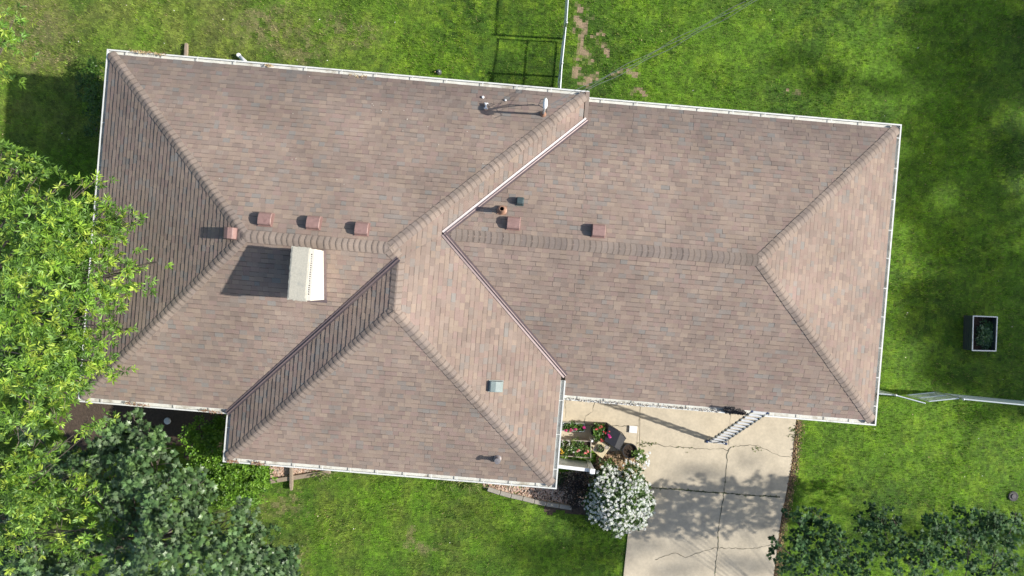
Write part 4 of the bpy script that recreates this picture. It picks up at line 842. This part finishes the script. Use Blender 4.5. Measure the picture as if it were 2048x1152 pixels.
def slab(m_,pts,t):
    pts=[np.array(p_) for p_ in pts]; n_=np.cross(pts[1]-pts[0],pts[2]-pts[0]); n_/=np.linalg.norm(n_); n_=n_ if n_[2]>0 else -n_; lo=[p_-n_*t for p_ in pts]
    k=len(pts); m_.add(pts+lo,[tuple(range(k)),tuple(range(2*k-1,k-1,-1))]+[(i,k+i,k+(i+1)%k,(i+1)%k) for i in range(k)])
cc=sum(lq)/4; m_=MB(); slab(m_,[cc+(p_-cc)*1.0+np.array([0,0,.006]) for p_ in lq],.028); m_.build('lid',M['slate'],t5)
m_=MB(); cf=sum(lf)/4; slab(m_,[cf+(p_-cf)*.97+np.array([0,0,.006]) for p_ in lf],.02); m_.build('end_panel',M['black'],t5)
m_=MB(); e0=lq[0]+(lf[1]-lq[0])*.0; m_.tube([lq[0]+(0,0,.012),lq[1]+(.03,.02,.012),lf[1]+(0,0,.012)],.011,6); m_.tube([lq[3]+(0,0,.012),lq[2]+(0,0,.012),lf[2]+(0,0,.012)],.011,6); m_.build('edge_trim',M['slate'],t5)
# tan square table
tz=.40; tq=rectf([(1200,879),(1221,894),(1205,917),(1184,900)],tz); c=sum(tq)/4; t6=thing('small_table',(c[0],c[1],.03),'small square tan table with two round recesses beside the raised planter','table')
m_=MB(); m_.prism([tuple(p_[:2]) for p_ in tq],tz-.04,tz); m_.build('top',M['tan'],t6)
for i in range(4): p_=c+(tq[i]-c)*.85; m_=MB(); m_.box((p_[0],p_[1],(tz-.04+.03)/2),(.04,.04,tz-.07)); m_.build('leg',M['tan'],t6)
for px,py in ((1190,899),(1214,895)): q=P(px,py,tz); m_=MB(); m_.lathe((q[0],q[1],tz),[(.058,.003),(.058,.010),(.048,.010),(.048,.003),(0,.003)],20); m_.build('recess_ring',M['planter'],t6)
q=P(1201,897,tz); t7=thing('bowl_plant',(q[0],q[1],tz+.004),'small dark bowl of succulents sitting on the tan table','plant'); m_=MB(); m_.lathe((q[0],q[1],tz+.004),[(0,0),(.07,0),(.11,.06),(.10,.06),(.06,.02),(0,.02)],14); m_.build('bowl',M['slate'],t7); crown([(1199,899,4,tz+.05),(1204,895,4,tz+.05),(1200,893,3,tz+.05)],1500,OVAL,5,.045,[(.07,.13,.04),(.12,.15,.06),(.1,.05,.04)],41,parent=t7,name='plants',under=.04,stem=.03)
# white square
q=P(1267,860,.15); m_=MB(); m_.box((q[0],q[1],.05),(.24,.21,.045),rz=.0,bev=.006); m_.box((q[0],q[1],.074),(.22,.19,.006),bev=.002); tag(m_.build('white_box',M['white']),'flat white square box lying on the walkway near the joint','box')
# raised garden bed on the right
rz_=.45; rq=rectf([(1946,631),(1996,633),(1993,703),(1944,702)],rz_); c=sum(rq)/4; t8=thing('raised_garden_bed',(c[0],c[1],0),'dark corrugated metal garden bed with pale rim standing on the right lawn','garden bed')
for i in range(4):
    a=rq[i][:2];b_=rq[(i+1)%4][:2];d=(b_-a);L=np.linalg.norm(d);d/=L;inn=np.array([-d[1],d[0]]); inn=inn if inn@(c[:2]-a)>0 else -inn; m_=MB(); nseg=8
    for k in range(nseg): 
        zc=.02+(rz_-.05)*(k+.5)/nseg; off=.018+.008*(k%2); mm=(a+b_)/2+inn*off; m_.box((mm[0],mm[1],zc),(L-.04-(.02 if i%2 else 0),.014,(rz_-.05)/nseg),rz=math.atan2(d[1],d[0]))
    m_.build('side_panel',M['bed'],t8); m_=MB(); mm=(a+b_)/2+inn*.016; m_.box((mm[0],mm[1],rz_-.012),(L-(.064 if i%2 else 0),.032,.024),rz=math.atan2(d[1],d[0]),bev=.004); m_.build('rim',M['galv'],t8)
m_=MB(); m_.prism([tuple(c[:2]+(p_[:2]-c[:2])*.92) for p_ in rq],.02,.22); m_.build('soil',M['soil'],t8)
crown([(1965,660,12,.24),(1972,645,8,.24),(1975,675,13,.26),(1962,680,10,.24),(1980,655,9,.26),(1970,690,8,.22),(1982,690,7,.22),(1968,668,16,.24)],240,LANCE,7,.10,[(.10,.22,.07),(.08,.18,.04),(.16,.27,.14)],43,parent=t8,name='plants',under=.06,stem=.05)
# utility cover
q=P(2025,992,0); m_=MB(); m_.lathe((q[0],q[1],0),[(.15,-.05),(.15,.035),(.13,.045),(.10,.04),(0,.045)],22,col=(.05,.045,.05)); m_.lathe((q[0],q[1],.0),[(.07,.044),(.07,.06),(0,.062)],7,col=(.09,.08,.085)); tag(m_.build('utility_cover',M['attrd']),'dark round cover set in the right lawn','utility cover')
q=P(332,843,.1); m_=MB(); m_.lathe((q[0],q[1],.0),[(.10,0),(.10,.03),(.085,.045),(0,.05)],16); tag(m_.build('round_lid',M['white']),'pale round lid lying in the shade below the main south gutter','lid')
q=P(878,145,0); m_=MB(); m_.lathe((q[0],q[1],.0),[(.08,0),(.085,.05),(.06,.09),(0,.10)],10,col=(.07,.08,.08)); m_.lathe((q[0]+.02,q[1],.0),[(.03,.09),(.025,.13),(0,.135)],8,col=(.35,.38,.36)); tag(m_.build('sprinkler_head',M['attrd']),'small dark round fixture in the grass above the north gutter','sprinkler')
m_=MB(); q=P(1768,1009-25,0); 
# fallen pale leaves on the lawn
r=np.random.default_rng(99); N=900; x=r.uniform(-16,16,N); y=r.uniform(-10.5,10.5,N); wx=(x<-3)|(r.random(N)<.35); x=x[wx];y=y[wx]; kp=~(pinp(x,y,drive_poly)|pinp(x,y,walk_poly)); kp&=~((x>xW+.3)&(x<xE)&(y>yS+.3)&(y<yN-.3))&~((x>xE-.1)&(x<xg-.4)&(y>ySg+.4)&(y<yNg-.4))&~((x>xw)&(x<xE)&(y>yw)&(y<yS+1)); x=x[kp];y=y[kp];N=len(x)
cols=np.array([(.62,.55,.40),(.5,.38,.22),(.75,.73,.66),(.4,.28,.15)])[r.integers(4,size=N)]; a=r.uniform(0,6.28,N)
V,F,C=inst(OVAL,np.stack([x,y,np.full(N,.075)],-1),np.stack([np.cos(a),np.sin(a),r.normal(0,.3,N)],-1),np.tile([0,0,1.],(N,1))+r.normal(0,.3,(N,3)),r.uniform(.022,.055,N),cols); tag(fast('fallen_leaves',V,F,C,M['stone']),kind='stuff')
# litter along the right driveway edge
N=1500; t=r.random(N)*(len(er)-2); i=t.astype(int); f=t-i; E_=np.array(er); q=E_[i]*(1-f[:,None])+E_[i+1]*f[:,None]; q=q+np.stack([abs(r.normal(.05,.09,N)),r.normal(0,.05,N)],-1); a=r.uniform(0,6.28,N); cols=np.array([(.28,.16,.09),(.16,.09,.06),(.38,.28,.12),(.10,.08,.05)])[r.integers(4,size=N)]
V,F,C=inst(OVAL,np.stack([q[:,0],q[:,1],r.uniform(.02,.05,N)],-1),np.stack([np.cos(a),np.sin(a),r.normal(0,.3,N)],-1),np.tile([0,0,1.],(N,1))+r.normal(0,.4,(N,3)),r.uniform(.03,.07,N),cols); tag(fast('edge_litter',V,F,C,M['stone']),kind='stuff')
# ------------------------------------------------------------------ shade trees standing east of the frame (they cast the soft shade)
def shade_tree(targets,xpos,label,dens=26,size=.30,seed=1,ty=None):
    """targets: ground points (px,py,r m) where the shade of this crown lies"""
    r=np.random.default_rng(seed); bl=[];pos=[];dr=[]
    g=[P(px,py,0) for px,py,_ in targets]; my=np.mean([q[1] for q in g])
    for q,(px,py,rad) in zip(g,targets):
        t=(xpos+r.uniform(-1,1)-q[0])/SD[0]; c=q+SD*t; bl.append((c,rad*(.85 if rad<.5 else 1.1)))
    root=np.array([xpos,np.mean([c[1] for c,_ in bl]),0]); t_=thing('shade_tree',tuple(root),label,'tree','shade trees east of the lawn')
    for c,rad in bl:
        n_=int(dens*rad*rad*4); d=r.normal(0,1,(n_,3)); d/=np.linalg.norm(d,axis=1,keepdims=True); pos.append(c+d*rad*(r.random((n_,1))**.45)*np.array([1,1,.62])); dr.append(r.normal(0,1,(n_,3)))
    pos=np.concatenate(pos);dr=np.concatenate(dr);N=len(pos); cols=np.array(GA)[r.integers(len(GA),size=N)]*.7
    V,F,C=inst(MAPLE,pos,dr,r.normal(0,1,(N,3))+(0,0,.5),size*r.uniform(.7,1.3,N),cols); fast('crown',V,F,C,M['leaf'],t_)
    m_=MB(); zt=min(c[2] for c,_ in bl)-.5; zt=max(1.5,zt); fork=root+(0,0,zt*.8); m_.tube([root-(0,0,.1),fork],[.30,.22],12)
    for c,rad in bl[::5]: m_.tube([fork,(fork+c)/2+(0,0,.3),c],[.05,.03,.012],7)
    m_.build('trunk',M['bark'],t_)
shade_tree([(1374,936,0.34),(1419,946,0.34),(1334,961,0.28),(1489,926,0.3),(1544,956,0.28),(1504,971,0.28),(1324,1011,0.3),(1369,1026,0.28),(1414,1016,0.26),(1489,1016,0.32),(1544,1001,0.24),(1334,1056,0.26),(1384,1070,0.34),(1304,1086,0.34),(1474,1056,0.28),(1524,1056,0.28),(1464,1120,0.42),(1384,1130,0.3),(1324,1140,0.38),(1284,1046,0.24),(1510,1135,0.4),(1360,1100,0.25),(1450,965,0.2),(1130,1120,0.9),(1210,1090,0.8),(1060,1110,0.6),(1170,1050,0.4),(1010,1080,0.4),(960,1030,0.3)],34,'tall leafy shade tree standing east of the driveway lawn',dens=72,size=.15,seed=51)
shade_tree([(1900,40,1.0),(1960,110,1.1),(1930,200,1.0),(1860,130,.7),(1880,260,.9),(1990,30,1.2),(2020,300,.8),(1950,330,.9),(1830,370,.5),(1600,110,.4),(1670,150,.45),(1630,170,.35),(1560,130,.3),(1740,170,.3),(1790,180,.4),(2040,120,1.3),(1850,330,.6)],36,'broad leafy shade tree standing east of the upper lawn',dens=120,size=.17,seed=52)
shade_tree([(1830,420,.5),(1900,480,.8),(1980,440,.9),(1870,600,.7),(1950,560,1.0),(2030,560,1.0),(2030,680,1.0),(1920,660,.9),(1840,650,.6),(2000,750,.8),(1890,740,.6),(1820,590,.4),(1800,330,.35),(1960,380,.6),(1930,760,.5),(2040,800,.7),(1960,830,.3)],35,'round leafy shade tree standing east of the garden bed',dens=140,size=.17,seed=53)
print('objects',len(bpy.data.objects),'tris',sum(len(m.polygons) for m in bpy.data.meshes))
